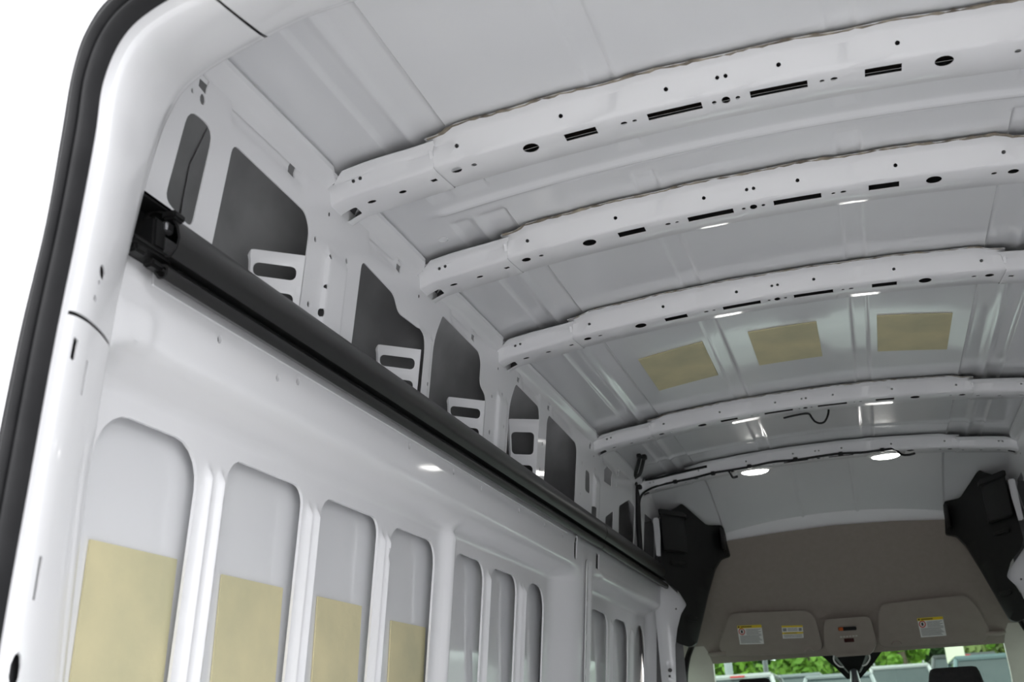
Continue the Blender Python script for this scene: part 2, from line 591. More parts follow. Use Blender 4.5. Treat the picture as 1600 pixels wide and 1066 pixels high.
def upper_holes():
    H = []
    H.append(rpoly([(1.352, 2.530), (1.428, 2.530), (1.412, 2.335), (1.331, 2.352)], [.03, .03, .02, .02]))
    H.append(rpoly([(1.488, 2.536), (1.762, 2.527), (1.786, 2.50), (1.786, 2.215), (1.465, 2.215)], [.02, .02, .02, .02, .02]))
    H.append(rpoly([(2.024, 2.530), (2.205, 2.517), (2.238, 2.482), (2.372, 2.486), (2.394, 2.45), (2.394, 2.215), (2.016, 2.215)], [.02, .02, .02, .03, .02, .02, .01]))
    H.append(rpoly([(2.508, 2.572), (2.797, 2.563), (2.820, 2.54), (2.822, 2.475), (2.880, 2.455), (2.882, 2.215), (2.464, 2.215), (2.464, 2.49)], [.012, .02, .02, .02, .02, .02, .02, .04]))
    H.append(rpoly([(3.143, 2.570), (3.398, 2.562), (3.412, 2.53), (3.402, 2.215), (3.093, 2.215), (3.093, 2.49)], [.02, .02, .02, .02, .02, .04]))
    H.append(rpoly([(3.520, 2.566), (3.885, 2.553), (3.908, 2.53), (3.908, 2.215), (3.500, 2.215), (3.499, 2.54)], [.02, .03, .02, .02, .02, .02]))
    H.append(rpoly([(4.045, 2.487), (4.117, 2.487), (4.130, 2.405), (4.050, 2.405)], .02))
    H.append([(4.346, 2.548), (4.415, 2.583), (4.505, 2.570), (4.485, 2.545), (4.490, 2.505), (4.350, 2.500)])
    H.append(rpoly([(4.638, 2.45), (4.84, 2.515), (4.965, 2.505), (4.960, 2.24), (4.66, 2.24)], .02))
    H.append(rpoly([(4.398, 2.362), (4.535, 2.410), (4.545, 2.24), (4.40, 2.24)], .01))
    H.append(rpoly([(5.19, 2.512), (5.37, 2.512), (5.452, 2.49), (5.462, 2.24), (5.19, 2.24)], .01))
    for y in (1.378, 1.697, 2.212, 2.738, 3.163, 3.508, 4.10, 4.60):
        H.append([(y-.012, 2.604), (y+.012, 2.602), (y+.012, 2.576), (y-.012, 2.580)])
    for y, z, r in ((1.383, 2.564, .008), (1.353, 2.563, .004), (2.258, 2.455, .005), (1.813, 2.49, .005), (1.871, 2.474, .005), (1.954, 2.50, .005), (1.868, 2.406, .004),
                    (1.818, 2.351, .005), (1.866, 2.349, .007), (1.435, 2.31, .005), (2.435, 2.48, .005), (2.43, 2.36, .005), (2.93, 2.36, .006), (2.93, 2.47, .005),
                    (3.02, 2.50, .005), (3.03, 2.40, .005), (3.45, 2.36, .006), (3.46, 2.45, .005), (3.99, 2.50, .005), (3.98, 2.38, .005), (4.20, 2.52, .006), (4.2, 2.45, .005), (4.58, 2.53, .006)):
        H.append(circ(y, z, r, r*1.3, 10))
    H.append(rrect(4.165, 4.215, 2.325, 2.365, .003))
    return H


def build_side(s):
    nm = 'left' if s < 0 else 'right'
    if s < 0:
        holes = [window_hole(*w_) for w_ in WIN]
        holes += [circ(y, z, r*1.5, r*2.0, 10) for y, z, r in DOTS]
        holes += [rrect(3.862, 3.902, 2.118, 2.203, .018), [(4.19, 2.186), (4.245, 2.186), (4.245, 2.126), (4.19, 2.126)]]
        out = [(1.17, 0.72), (5.58, 0.72), (5.58, 2.225), (1.17, 2.225)]
    else:
        holes = [window_hole(*w_) for w_ in WIN]
        out = [(1.17, 0.72), (5.58, 0.72), (5.58, 2.225), (1.17, 2.225)]
    S = 1 if s < 0 else -1
    usy = np.arange(1.2, 5.55, 0.03)
    if s < 0:
        fine = [c+d for c, _, w_, _ in RIDGES for d in (-1.8*w_, -1.1*w_, -.5*w_, 0, .5*w_, 1.1*w_, 1.8*w_)]
        base = [v for v in np.arange(1.18, 5.575, 0.0105) if all(abs(v-c) > 2.2*w_ for c, _, w_, _ in RIDGES)]
        usy = np.array(sorted(base+fine))
    vsz = np.concatenate([np.arange(0.78, 1.3, 0.08), np.arange(1.32, 1.95, 0.03), np.arange(1.955, 2.222, 0.011)])
    wall = sheet('wall_'+nm, out, holes, fW(1 if s < 0 else -1), WHITE, None, step=(0.0105 if s < 0 else .03, 0.02), us=usy, vs=vsz, back=False, rim=0.006, sharp=45)
    tag(wall, 'white pressed inner %s wall of the cargo bay with tall rounded panels' % nm, 'wall', kind='structure')

    def fU(y, z, w):
        h = 0.0
        for b in BOWS:
            d = abs(y-b-0.02)
            h += 0.009*(1-sstep((d-0.040)/0.006))*sstep((2.50-z)/0.03)
        # pressed stiffening fields beside the posts
        for c_, l_ in ((1.60, .12), (2.12, .06), (2.64, .06), (3.30, .08), (3.70, .13), (4.45, .12)):
            h -= 0.006*(1-sstep((abs(y-c_)-l_)/0.015))*(1-sstep((abs(z-2.590)-0.010)/0.010))
        h += 0.003*math.exp(-((z-2.605)/0.006)**2)
        return Vector((-S*-1*(xU(z)+h+w), y, z)) if s < 0 else Vector((-(xU(z)+h+w), y, z))
    up_ = sheet('upper_panel', [(1.225, 2.19), (5.56, 2.19), (5.56, 2.612), (1.225, 2.612)], upper_holes(), fU, WHITE, wall, step=(0.02, 0.012), t=0.0025, sharp=45, backm=INNER_SHADE, us=np.array(sorted([v for v in np.arange(1.24, 5.55, .02) if all(abs(abs(v-b-.02)-.043) > .008 for b in BOWS)]+[b+.02+q*d for b in BOWS for q in (-1, 1) for d in (.0385, .0415, .0445, .0475)])))
    # outer skin
    zs = [0.42+0.14*i for i in range(8)] + [1.42+0.04*i for i in range(32)]
    yy = [1.21]+[1.3+0.3*i for i in range(15)]+[5.61]
    zlo = [z for z in zs if z < 2.13]+[2.13]
    zhi = [2.13]+[2.16+0.03*i for i in range(19)]
    grid('outer_skin', len(yy), len(zlo), lambda i, j: (s*-xskin(zlo[j]), yy[i], zlo[j]), SKIN, wall, 40)
    grid('upper_skin', len(yy), len(zhi), lambda i, j: (s*-xskin(zhi[j]), yy[i], zhi[j]), CAVITY_SHADE, wall, 40)  # same skin as below, coloured darker for the cavity shade
    sheet('leak_blocker', [(-1.0, .75), (-1.0, 2.45), (-.95, 2.62), (-.86, 2.69), (-.70, 2.66), (-.70, 2.25), (-.79, 2.2), (-.79, .75)], [], lambda x, z, w: Vector((-s*x, 5.595-w, z)), CAVITY_SHADE, wall, step=(.1, .2), t=.004)  # unseen plate added to stop cab light leaking into the front cavity
    # gussets reaching from the posts out to the skin
    for (y1, y0, zt, slots) in ((1.772, 1.698, 2.437, 1), (2.376, 2.292, 2.435, 1), (2.861, 2.772, 2.436, 1), (3.392, 3.334, 2.517, 2)):
        xe = -.936
        L = math.hypot(y1-y0, .08)
        sl = [rrect(.012, L-.009, 2.381, 2.410, .012), rrect(.012, L-.009, 2.316, 2.352, .012), rrect(.012, L-.009, 2.255, 2.285, .012)] if slots == 1 else [rrect(.012, L-.010, 2.396, 2.472, .014), rrect(.012, L-.010, 2.30, 2.360, .014)]

        def fg(u, z, w, y0=y0, y1=y1, L=L):
            xa = xU(z)+.001
            k = u/L
            h = .005*math.exp(-((z-zt+.014)/.006)**2)+.004*math.exp(-((z-2.363)/.008)**2) if k < 1 else 0
            if u < .008: h -= .008*(1-u/.008)
            x = xa+(xe-xa)*(1-k)
            return Vector((x if s < 0 else -x, y0+(y1-y0)*k-(w+h)*.8, z))
        sheet('gusset', rpoly([(0, zt), (L+.004, zt), (L+.004, 2.21), (0, 2.21)], [.014, .0, .0, .0]), sl, fg, WHITE, wall, step=(.008, .008), t=.003, backm=INNER_SHADE)
    # made-up curved plates behind the openings, shaped to give a shade gradient
    for yv, ln_ in ((1.90, .36), (2.44, .25), (2.97, .36), (3.49, .30), (4.00, .42)):
        def fr_(i, j, yv=yv, ln_=ln_):
            a = PI/2*i/12
            z = 2.14+.068*j
            x1, x0 = xskin(z)+.003, xU(z)-.004
            return ((x1+(x0-x1)*(1-math.cos(a))**1.3)*-s, yv-ln_*(1-math.sin(a)), z)
        grid('shade_plate', 13, 9, fr_, CAVITY_SHADE, wall, 60)
    roll(wall, s)
    # welded flange strip under the rail
    if s < 0:
        sheet('weld_flange', rpoly([(1.31, 2.236), (1.31, 2.192), (3.74, 2.192), (3.76, 2.205), (3.76, 2.236)], .004), [], lambda y, z, w: Vector((xB(2.2)+0.006+w, y, z)), WHITE, wall, step=(.1, .02), t=.004)
        sheet('weld_flange', rpoly([(4.25, 2.252), (4.25, 2.222), (5.55, 2.214), (5.55, 2.245)], .004), [], lambda y, z, w: Vector((xB(2.2)+0.012+w, y, z)), WHITE, wall, step=(.1, .02), t=.006)
        # middle post: narrow channel with holes between the two bays
        sheet('post_channel', rrect(4.015, 4.10, .75, 2.135, .012), [rrect(4.03, 4.05, 2.03, 2.10, .008)]+[circ(4.055, z, .006, .010, 8) for z in (1.98, 1.86, 1.74, 1.62)],
              lambda y, z, w: Vector((xB(z)+0.010-0.010*math.exp(-((y-4.055)/.012)**2)+w, y, z)), WHITE, wall, step=(.012, .04), t=.003)
    # flange of the post ahead of the cargo bay, facing the rear doors
    pf = [(-0.905, 0.75), (-0.905, 2.235), (-0.844, 2.235), (-0.805, 2.190), (-0.776, 2.158), (-0.748, 2.128), (-0.741, 2.106), (-0.749, 2.085), (-0.777, 2.062), (-0.788, 2.03), (-0.794, 1.988), (-0.806, 1.955), (-0.820, 1.924), (-0.826, 1.85), (-0.834, 1.743), (-0.84, 0.75)]
    sheet('post_flange', rpoly(pf, .012, 3), [circ(-0.799, 2.09, .005, n=8), circ(-0.858, 1.80, .010, n=10), circ(-0.862, 1.772, .006, n=8)],
          lambda x, z, w: Vector((-s*x, 5.55-w-0.010*math.exp(-((x+.87)/.012)**2), z)), WHITE, wall, step=(.03, .05), t=.004)
    return wall


wall_l = build_side(-1)
wall_r = build_side(1)

# ---------------------------- rear door aperture ring
NODES = {
    'C00': (1.215, [(-.97, .70), (-.965, 1.3), (-.96, 1.6), (-.955, 1.8), (-.945, 1.96), (-.935, 2.10), (-.92, 2.22), (-.90, 2.38), (-.875, 2.52), (-.82, 2.63), (-.60, 2.665), (-.459, 2.68), (0, 2.70)]),
    'C0': (1.20, [(-.885, .70), (-.878, 1.3), (-.870, 1.6), (-.863, 1.8), (-.852, 1.96), (-.838, 2.10), (-.818, 2.22), (-.795, 2.33), (-.770, 2.409), (-.725, 2.462), (-.595, 2.508), (-.459, 2.529), (0, 2.556)]),
    'C1': (1.00, [(-.80, .70), (-.785, 1.3), (-.770, 1.6), (-.756, 1.8), (-.741, 1.96), (-.723, 2.10), (-.706, 2.22), (-.699, 2.31), (-.683, 2.36), (-.645, 2.393), (-.56, 2.415), (-.45, 2.43), (0, 2.455)]),
    'C2': (.955, [(-.79, .70), (-.775, 1.3), (-.76, 1.6), (-.743, 1.8), (-.728, 1.96), (-.711, 2.10), (-.699, 2.22), (-.694, 2.30), (-.67, 2.36), (-.625, 2.392), (-.545, 2.413), (-.44, 2.428), (0, 2.452)]),
    'C3': (.955, [(-.845, .70), (-.825, 1.3), (-.808, 1.6), (-.793, 1.8), (-.776, 1.96), (-.754, 2.10), (-.746, 2.22), (-.739, 2.31), (-.728, 2.37), (-.695, 2.42), (-.60, 2.455), (-.46, 2.475), (0, 2.50)]),
    'C35': (.985, [(-.90, .70), (-.89, 1.3), (-.87, 1.6), (-.855, 1.8), (-.835, 1.96), (-.81, 2.10), (-.79, 2.22), (-.772, 2.315), (-.75, 2.38), (-.712, 2.437), (-.613, 2.475), (-.465, 2.495), (0, 2.52)]),
    'C4': (.955, [(-.975, .70), (-.965, 1.3), (-.95, 1.6), (-.93, 1.8), (-.905, 1.96), (-.88, 2.10), (-.845, 2.22), (-.812, 2.32), (-.78, 2.39), (-.74, 2.455), (-.635, 2.505), (-.47, 2.53), (0, 2.56)]),
    'C5': (1.22, [(-1.03, .70), (-1.03, 1.3), (-1.01, 1.6), (-.995, 1.8), (-.985, 1.96), (-.975, 2.10), (-.97, 2.22), (-.965, 2.36), (-.945, 2.50), (-.86, 2.64), (-.66, 2.70), (-.47, 2.72), (0, 2.745)]),
}
KS = 6
CV = {}
for k_, (y_, pts) in NODES.items():
    CV[k_] = [Vector((p.x, y_, p.y)) for p in [Vector((q[0], q[1], 0)) for q in [(v.x, v.y) for v in catmull([(a, b, 0) for a, b in pts], KS)]]]
for i_ in range(len(CV['C1'])):
    CV['C1'][i_] = CV['C1'][i_].lerp(CV['C2'][i_], .45)
NST = len(CV['C0'])


def cv(k, u):           # u in [0, NST-1] on the left half, mirrored beyond it
    mir = u > NST-1
    if mir: u = 2*(NST-1)-u
    i = min(int(u), NST-2)
    p = CV[k][i].lerp(CV[k][i+1], u-i)
    return Vector((-p.x, p.y, p.z)) if mir else p


UJ1, UJ2 = 4.42*KS, 9.9*KS
UM = 2*(NST-1)
ring = empty('trim_1', (0, 1.0, 0.7))
tag(ring, 'white painted frame of the open rear doorway in the foreground', 'door frame', kind='structure')


def jamb(u, v, w):
    # v 0 front edge .. 1 rounded rear shoulder
    a, b = cv('C0', u), cv('C1', u)
    p = a.lerp(b, v)
    n = Vector((b.x-a.x, 0, b.z-a.z))
    cen = Vector((0, p.y, 1.7))
    d = (Vector((cen.x-p.x, 0, (cen.z-p.z)*sstep((p.z-2.0)/.35)))).normalized()
    bul = 0.008*math.sin(PI*min(1, max(0, v)))+0.010*(math.sqrt(max(0, 1-((v-.72)/.28)**2)) if v > .72 else 1)*sstep(v/.25)
    return p+d*(bul+w)


def jamb_piece(name, ua, ub, holes=[], ta=0.0, tb=0.0):
    K = 18.0            # stations are about a centimetre apart, the jamb about 20 cm deep
    adopt(sheet(name, [(ua+ta, 0), (ub+tb, 0), (ub-tb, K), (ua-ta, K)], [[(a, b*K) for a, b in h] for h in holes], lambda u, v, w: jamb(u, v/K, w), WHITE, None, step=(.5, .5), t=.003, sharp=60, backm=INNER_SHADE), ring)


def hz(z):              # station of a height on the left jamb
    return min(range(NST*4), key=lambda i: abs(cv('C0', i/4).z-z) if i/4 < 8*KS else 9)/4


jamb_piece('lower_pillar', 0, UJ1-.11, [rrect(hz(1.965)-.55, hz(1.965)+.55, .86, .92, .04), rrect(hz(1.945)-.9, hz(1.945)+.9, .66, .695, .02), rrect(hz(1.70)-.75, hz(1.70)+.75, .85, .885, .015), circ(hz(1.60), .94, .5, .05, 10)], tb=.75)
jamb_piece('corner_pillar', UJ1+.11, UJ2-.11, [circ(hz(2.085), .71, .40, .055, 12), circ(hz(2.068), .73, .14, .02, 8), circ(hz(2.046), .75, .18, .025, 8)], ta=.75)
jamb_piece('header_jamb', UJ2+.11, UM-UJ2-.11)
jamb_piece('corner_pillar', UM-UJ2+.11, UM-UJ1-.11, tb=-.75)
jamb_piece('lower_pillar', UM-UJ1+.11, UM, ta=-.75)
# front return, shoulder, outer body corner
N2 = UM*1
adopt(grid('inner_return', N2+1, 2, lambda i, j: cv(('C00', 'C0')[j], i*UM/N2), WHITE), ring)


def shoulder(i, j):
    t = j/8
    a, b = cv('C1', i), cv('C2', i)
    return a.lerp(b, t)+Vector((0, -0.012*math.sin(PI*t), 0))


adopt(grid('shoulder', UM+1, 9, shoulder, WHITE), ring)


def outer(i, j):
    seq = ['C2', 'C3', 'C35', 'C4', 'C5']
    t = j/3
    k = min(int(t), 3)
    f = sstep(t-k) if k != 0 else t-k
    return cv(seq[k], i).lerp(cv(seq[k+1], i), f)+Vector((0, 0.012*min(1, t*3), 0))


adopt(grid('outer_corner', UM+1, 13, outer, WHITE), ring)
adopt(grid('shade_liner', UM+1, 8, lambda i, j: jamb(i, .02+.9*j/7, -.014), INNER_SHADE), ring)  # dark sheet added behind the jamb so holes and joints read as shaded
# weatherstrip around the aperture, three ribbed
prof = []
for i in range(25):
    t = i/24
    prof.append((t, 0.030*math.sin(PI*t)**0.5*(0.62+0.38*abs(math.sin(3*PI*t)))))


def sealp(i, j):
    t, h = prof[j]
    t2 = -0.03+0.83*t
    return cv('C2', i).lerp(cv('C3', i), t2)+Vector((0, -h+0.004, 0))


seal = grid('door_seal', UM+1, 25, sealp, RUBBER, None, 60)
tag(seal, 'ribbed black rubber weatherstrip around the rear door opening', 'seal')

# ---------------------------- roof bows
SEC = [(-.084, .050), (-.064, .049), (-.054, .043), (-.036, .010), (-.032, .003), (-.026, 0), (.066, 0), (.073, .004), (.078, .045)]
ACC = [0.0]
for a, b in zip(SEC, SEC[1:]): ACC.append(ACC[-1]+math.hypot(b[0]-a[0], b[1]-a[1]))


def vU(dy): return ACC[5]+(dy-SEC[5][0])        # underside coordinate
VR = ACC[2]+(ACC[3]-ACC[2])*0.52           # middle of the rear face


def secpt(v):
    v = max(0, min(ACC[-1], v))
    for i in range(len(SEC)-1):
        if v <= ACC[i+1]+1e-9:
            t = (v-ACC[i])/(ACC[i+1]-ACC[i])
            a, b = SEC[i], SEC[i+1]
            return a[0]+(b[0]-a[0])*t, a[1]+(b[1]-a[1])*t
    return SEC[-1]


def bow_fn(low=0.0):
    def f(x, v, w):
        dy, dz = secpt(v)
        a = abs(x)
        z = za(x)
        d2 = 0.0
        if low:
            e = sstep((a-.795)/.07)
            z -= 0.010*e
            dz = dz*(1+0.30*e)
            if v > ACC[5]: dy += 0.010*e*(dy+.02)/.09
        if v < ACC[2]:                      # flange hops over the swages
            dz += 0.0035*math.exp(-((a-.228)/.03)**2)+.004*sstep((.56-a)/.03)-.004
            dy += 0.002*math.sin(a*31+1.0)+.007*math.exp(-((a-.228)/.035)**2)+(0.010*sstep((a-.54)/.03) if not low else .010)
            if low: dz -= .007
        elif v < ACC[4] and not low:        # softly dished rear face
            dy += 0.003*math.sin(a*28)*math.sin(PI*(v-ACC[2])/(ACC[4]-ACC[2]))
        dz -= low+w*0.7
        dy -= (w*0.7 if v < ACC[4] else 0)
        return Vector((x, dy, z+dz-2.6))
    return f


def mir(f): return [f(1), f(-1)]


bow_holes = [circ(0, vU(0), .0085, .013), circ(.023, vU(0), .0045, .006), circ(-.023, vU(0), .0045, .006), circ(.008, VR, .0042, .0042, 8), circ(-.008, VR, .0042, .0042, 8)]
for s in (1, -1):
    def R_(a, b, c, d): return [(s*a, vU(c)), (s*b, vU(c)), (s*b, vU(d)), (s*a, vU(d))]
    bow_holes += [R_(.047, .155, -.013, .013), R_(.260, .326, -.014, .014), circ(s*.182, vU(0), .0048, n=8), circ(s*.204, vU(0), .0068, .006, 10), circ(s*.40, vU(.002), .0168, .018, 16),
                  circ(s*.525, vU(.004), .0062, .006, 8), circ(s*.564, vU(.004), .0115, n=12), circ(s*.108, VR, .0046, n=8), circ(s*.322, VR, .0046, n=8), circ(s*.545, VR, .0046, n=8)]
BL = [('sheet metal roof bow nearest the rear doorway', 'rear'), ('sheet metal roof bow second from the rear doorway', ''), ('sheet metal roof bow third from the rear doorway, behind the three yellow pads', ''),
      ('sheet metal roof bow fourth from the rear doorway, with a hanging wire loop', ''), ('sheet metal roof bow carrying the two lit lamps and the black harness', '')]
Z0 = 2.6
chan_me = brk_me = None
for k, yb in enumerate(BOWS):
    root = empty('roof_bow', (0, yb, Z0))
    tag(root, 'white perforated '+BL[k][0], 'roof beam', 'perforated roof bows across the ceiling')
    if k == 0:
        ch = sheet('channel', [(-.605, 0), (.605, 0), (.605, ACC[-1]), (-.605, ACC[-1])], bow_holes, bow_fn(), WHITE, root, step=(.018, .012), t=.002, us=np.arange(-.59, .6, .02), vs=ACC[1:-1], sharp=40, backm=INNER_SHADE)
        chan_me = ch.data
        brk_me = []
        for s in (1, -1):
            o_ = [(s*.585, 0), (s*.79, 0), (s*.825, ACC[2]), (s*.858, ACC[4]), (s*.862, ACC[-1]), (s*.585, ACC[-1]), (s*.592, ACC[6]), (s*.602, ACC[4]), (s*.600, ACC[3])]
            h_ = [circ(s*.762, VR, .0042, n=8), circ(s*.778, VR+.001, .0042, n=8), circ(s*.692, vU(.017), .0085, .0065, 10), circ(s*.763, vU(.016), .010, .0065, 10),
                  rrect(min(s*.80, s*.837), max(s*.80, s*.837), vU(.014), vU(.048), .006, 3), [(s*.612, vU(.006)), (s*.626, vU(.006)), (s*.622, vU(.018)), (s*.610, vU(.016))]]
            b_ = sheet('end_bracket', o_, h_, bow_fn(.0035), WHITE, root, step=(.018, .012), t=.002, us=np.arange(s*.60, s*.86, s*.02), vs=ACC[1:-1], sharp=40, backm=INNER_SHADE)
            brk_me.append(b_.data)
    else:
        for n_, me in (('channel', chan_me), ('end_bracket', brk_me[0]), ('end_bracket', brk_me[1])):
            o = bpy.data.objects.new(n_, me)
            COL.objects.link(o)
            o.parent = root
    for s in (-1, 1):
        bm = bmesh.new()
        bmesh.ops.create_uvsphere(bm, u_segments=12, v_segments=8, radius=1)
        bmesh.ops.scale(bm, vec=(.010, .008, .012), verts=bm.verts)
        bmesh.ops.translate(bm, vec=(s*.848, -.033, 2.566-Z0), verts=bm.verts)
        bm_obj('plug', bm, RUBBER, root)
    # bead of sealant squeezed out along the rear flange
    random.seed(20+k)
    if k < 4:
        pts, rr = [], []
        for i in range(101):
            x = -.60+.012*i
            v = bow_fn()(x, 0.004, 0)
            pts.append((x, v.y-.0005+random.uniform(-.0015, .0015), v.z+.0005+random.uniform(-.0005, .0015)))
            rr.append(random.uniform(.0020, .0042)*(1.0 if k < 2 else .7))
        tube('sealant_bead', pts, rr, SEALANT, root, 6)
    # brown adhesive strip inside the bow, seen through the slots
    st = grid('adhesive_strip', 31, 2, lambda i, j: (-.55+.0367*i, (-.018, .05)[j], za(-.55+.0367*i)+.030-Z0), BROWN, root)

# ---------------------------- damping pads
pad_n = ['leftmost of the three between the bows', 'middle one of the three between the bows', 'rightmost of the three between the bows']
for k, (x0, x1, y0, y1) in enumerate(((-.495, -.272, 3.425, 3.80), (-.122, .095, 3.398, 3.755), (.279, .503, 3.43, 3.79))):
    cx, cy = (x0+x1)/2, (y0+y1)/2
    q = (x1-x0)/2, (y1-y0)/2
    bm = bmesh.new()
    top, bot = [], []
    nx, ny = 10, 8
    V = {}
    for L, off in (('a', -.0008), ('b', -.0045)):
        for i in range(nx+1):
            for j in range(ny+1):
                px, py = x0+(x1-x0)*i/nx, y0+(y1-y0)*j/ny+(.018 if k != 1 else 0)*(abs(px_ := (x0+(x1-x0)*i/nx))-.39)/.11
                V[L, i, j] = bm.verts.new((px-cx, py-cy, zr(px, py)+off-2.69))
    for i in range(nx):
        for j in range(ny):
            for L in 'ab': bm.faces.new([V[L, i, j], V[L, i+1, j], V[L, i+1, j+1], V[L, i, j+1]])
    per = [(i, 0) for i in range(nx)]+[(nx, j) for j in range(ny)]+[(i, ny) for i in range(nx, 0, -1)]+[(0, j) for j in range(ny, 0, -1)]
    for a, b in zip(per, per[1:]+per[:1]):
        bm.faces.new([V['a', a[0], a[1]], V['a', b[0], b[1]], V['b', b[0], b[1]], V['b', a[0], a[1]]])
    o = bm_obj('damping_pad', bm, FOAM, None, 40)
    o.location = (cx, cy, 2.69)
    tag(o, 'square yellowish damping pad on the ceiling, ' + pad_n[k], 'pad', 'damping pads on the ceiling')
wp = ['first from the rear doorway, largest in view', 'second from the rear doorway', 'third from the rear doorway', 'fourth and farthest from the rear doorway']
for k, (y0, y1, zt) in enumerate(((1.391, 1.617, 1.826), (1.760, 1.983, 1.818), (2.135, 2.350, 1.817), (2.521, 2.741, 1.799))):
    zb = 1.22
    o = sheet('damping_pad', [(y0, zb), (y1, zb), (y1, zt), (y0, zt)], [], lambda y, z, w: Vector((xskin(z)+.005+w, y, z)), FOAM, None, step=(.08, .1), t=.004, sharp=40)
    tag(o, 'tall yellowish damping pad in left wall panel, '+wp[k], 'pad', 'damping pads on the left wall')

# ---------------------------- black rail along the left wall
RX = [(-.868, 2.290), (-.862, 2.303), (-.846, 2.307), (-.828, 2.300), (-.812, 2.287), (-.802, 2.270), (-.798, 2.250), (-.802, 2.232), (-.812, 2.220), (-.828, 2.222), (-.841, 2.228),
      (-.846, 2.223), (-.832, 2.213), (-.821, 2.209), (-.816, 2.203), (-.817, 2.192), (-.823, 2.185), (-.833, 2.187), (-.848, 2.206), (-.868, 2.226)]
RI = []
for i, (x, z) in enumerate(RX):
    p0, p1 = RX[max(i-1, 0)], RX[min(i+1, len(RX)-1)]
    d = Vector((p1[0]-p0[0], p1[1]-p0[1])).normalized()
    RI.append((x+d.y*.004, z-d.x*.004))
rail = empty('wall_rail', (-.86, 1.27, 2.25))
tag(rail, 'long black grooved rail cover running along the top of the left wall', 'rail')


def rail_piece(name, y0, y1, sc=1.0, m=TUBE):
    ny = max(2, int((y1-y0)/.12))
    loop = RX+RI[::-1]
    L = len(loop)
    cx, cz = -.84, 2.25

    def P(i, j):
        x, z = loop[i]
        return ((x-cx)*sc+cx, y0+(y1-y0)*j/ny, (z-cz)*sc+cz)
    o = grid(name, L, ny+1, P, m, None, 40, close_u=True)
    bm = bmesh.new()
    bm.from_mesh(o.data)
    bm.verts.ensure_lookup_table()
    n = len(RX)
    for j in (0, ny):
        for i in range(n-1):
            a, b = i, i+1
            c, d = L-1-b, L-1-a
            bm.faces.new([bm.verts[q*(ny+1)+j] for q in (a, b, c, d)])
    bmesh.ops.recalc_face_normals(bm, faces=bm.faces)
    bm.to_mesh(o.data)
    bm.free()
    return adopt(o, rail)


rail_piece('rail_cover', 1.285, 4.115)
rail_piece('rail_cover', 4.121, 5.50)
rail_piece('joint_sleeve', 4.06, 4.175, 0.965)
# open end of the rail: mounting channel with clip teeth
for (c, sz, n_) in (((-.872, 1.262, 2.268), (.012, .11, .085), 'mounting_channel'), ((-.852, 1.262, 2.309), (.05, .10, .008), 'mounting_channel'),
                    ((-.850, 1.258, 2.225), (.055, .10, .012), 'mounting_channel'), ((-.846, 1.268, 2.252), (.05, .03, .05), 'end_plug'), ((-.816, 1.290, 2.289), (.026, .03, .014), 'end_clip'),
                    ((-.838, 1.235, 2.216), (.022, .03, .016), 'end_clip'), ((-.836, 1.275, 2.206), (.02, .03, .014), 'end_clip')):
    adopt(box(n_, c, sz, BLACK, None, bev=.004), rail)
adopt(box('bare_clip', (-.822, 1.285, 2.27), (.012, .02, .018), STEEL, None, bev=.003), rail)

# ---------------------------- dome lamps
for k, x0 in enumerate((-.293, .293)):
    r = empty('dome_lamp', (x0, 5.115, za(x0)))
    tag(r, 'lit oval white ceiling lamp on the front bow, %s of the pair' % ('left' if k == 0 else 'right'), 'lamp', 'pair of ceiling lamps')
    bm = bmesh.new()
    bmesh.ops.create_uvsphere(bm, u_segments=24, v_segments=10, radius=1)
    bmesh.ops.scale(bm, vec=(.062, .030, .014), verts=bm.verts)
    bmesh.ops.translate(bm, vec=(0, 0, -.012), verts=bm.verts)
    bm_obj('lens', bm, LENS, r)
    bm = bmesh.new()
    bmesh.ops.create_uvsphere(bm, u_segments=28, v_segments=10, radius=1)
    bmesh.ops.scale(bm, vec=(.085, .040, .012), verts=bm.verts)
    bmesh.ops.translate(bm, vec=(0, 0, -.004), verts=bm.verts)
    bm_obj('bezel', bm, PAPER, r)

# ---------------------------- wiring harness on the front bow
hr = empty('wiring_harness', (-.83, 5.03, 2.4))
tag(hr, 'black taped wiring harness clipped along the lamp bow and down the left post', 'cable')


def hp(x, dy=None):
    return (x, 5.087+(dy if dy is not None else -.034), za(x)+.014)


main = [(-.846, 5.035, 2.30), (-.842, 5.03, 2.42), (-.836, 5.02, 2.52), (-.820, 5.015, 2.565), (-.79, 5.03, 2.590)] + [(x, 5.052+.004*math.sin(x*40), za(x)+.001+.002*math.sin(x*23)) for x in (-.74, -.66, -.57, -.48, -.39, -.31, -.2, -.1, 0, .1, .2, .28)] + [(.33, 5.06, za(.33)+.004), (.36, 5.10, za(.36)-.012), (.39, 5.12, za(.39)-.012), (.42, 5.12, za(.42)-.006)]
adopt(tube('cable', main, .0055, BLACK, None, 8, 4), hr)
adopt(tube('cable', [(-.79, 4.99, 2.63)]+[(x, 5.012, za(x)+.030) for x in (-.74, -.66, -.58, -.50)], .006, BLACK, None, 8, 4), hr)
adopt(tube('trunk', [(-.848, 5.0, 2.26), (-.846, 5.0, 2.36), (-.840, 4.995, 2.48), (-.835, 4.985, 2.56), (-.845, 4.975, 2.625), (-.835, 4.97, 2.66)], .013, BLACK, None, 8, 4), hr)
for x in (-.66, -.48, -.31, -.1, .1, .28):
    adopt(box('clip', (x, 5.05, za(x)+.001), (.022, .016, .018), BLACK, None, bev=.003), hr)
adopt(tube('pigtail', [(-.405, 5.052, za(.4)), (-.40, 5.07, za(.4)-.014), (-.395, 5.10, za(.4)-.024), (-.375, 5.11, za(.4)-.02)], .006, BLACK, None, 8, 3), hr)
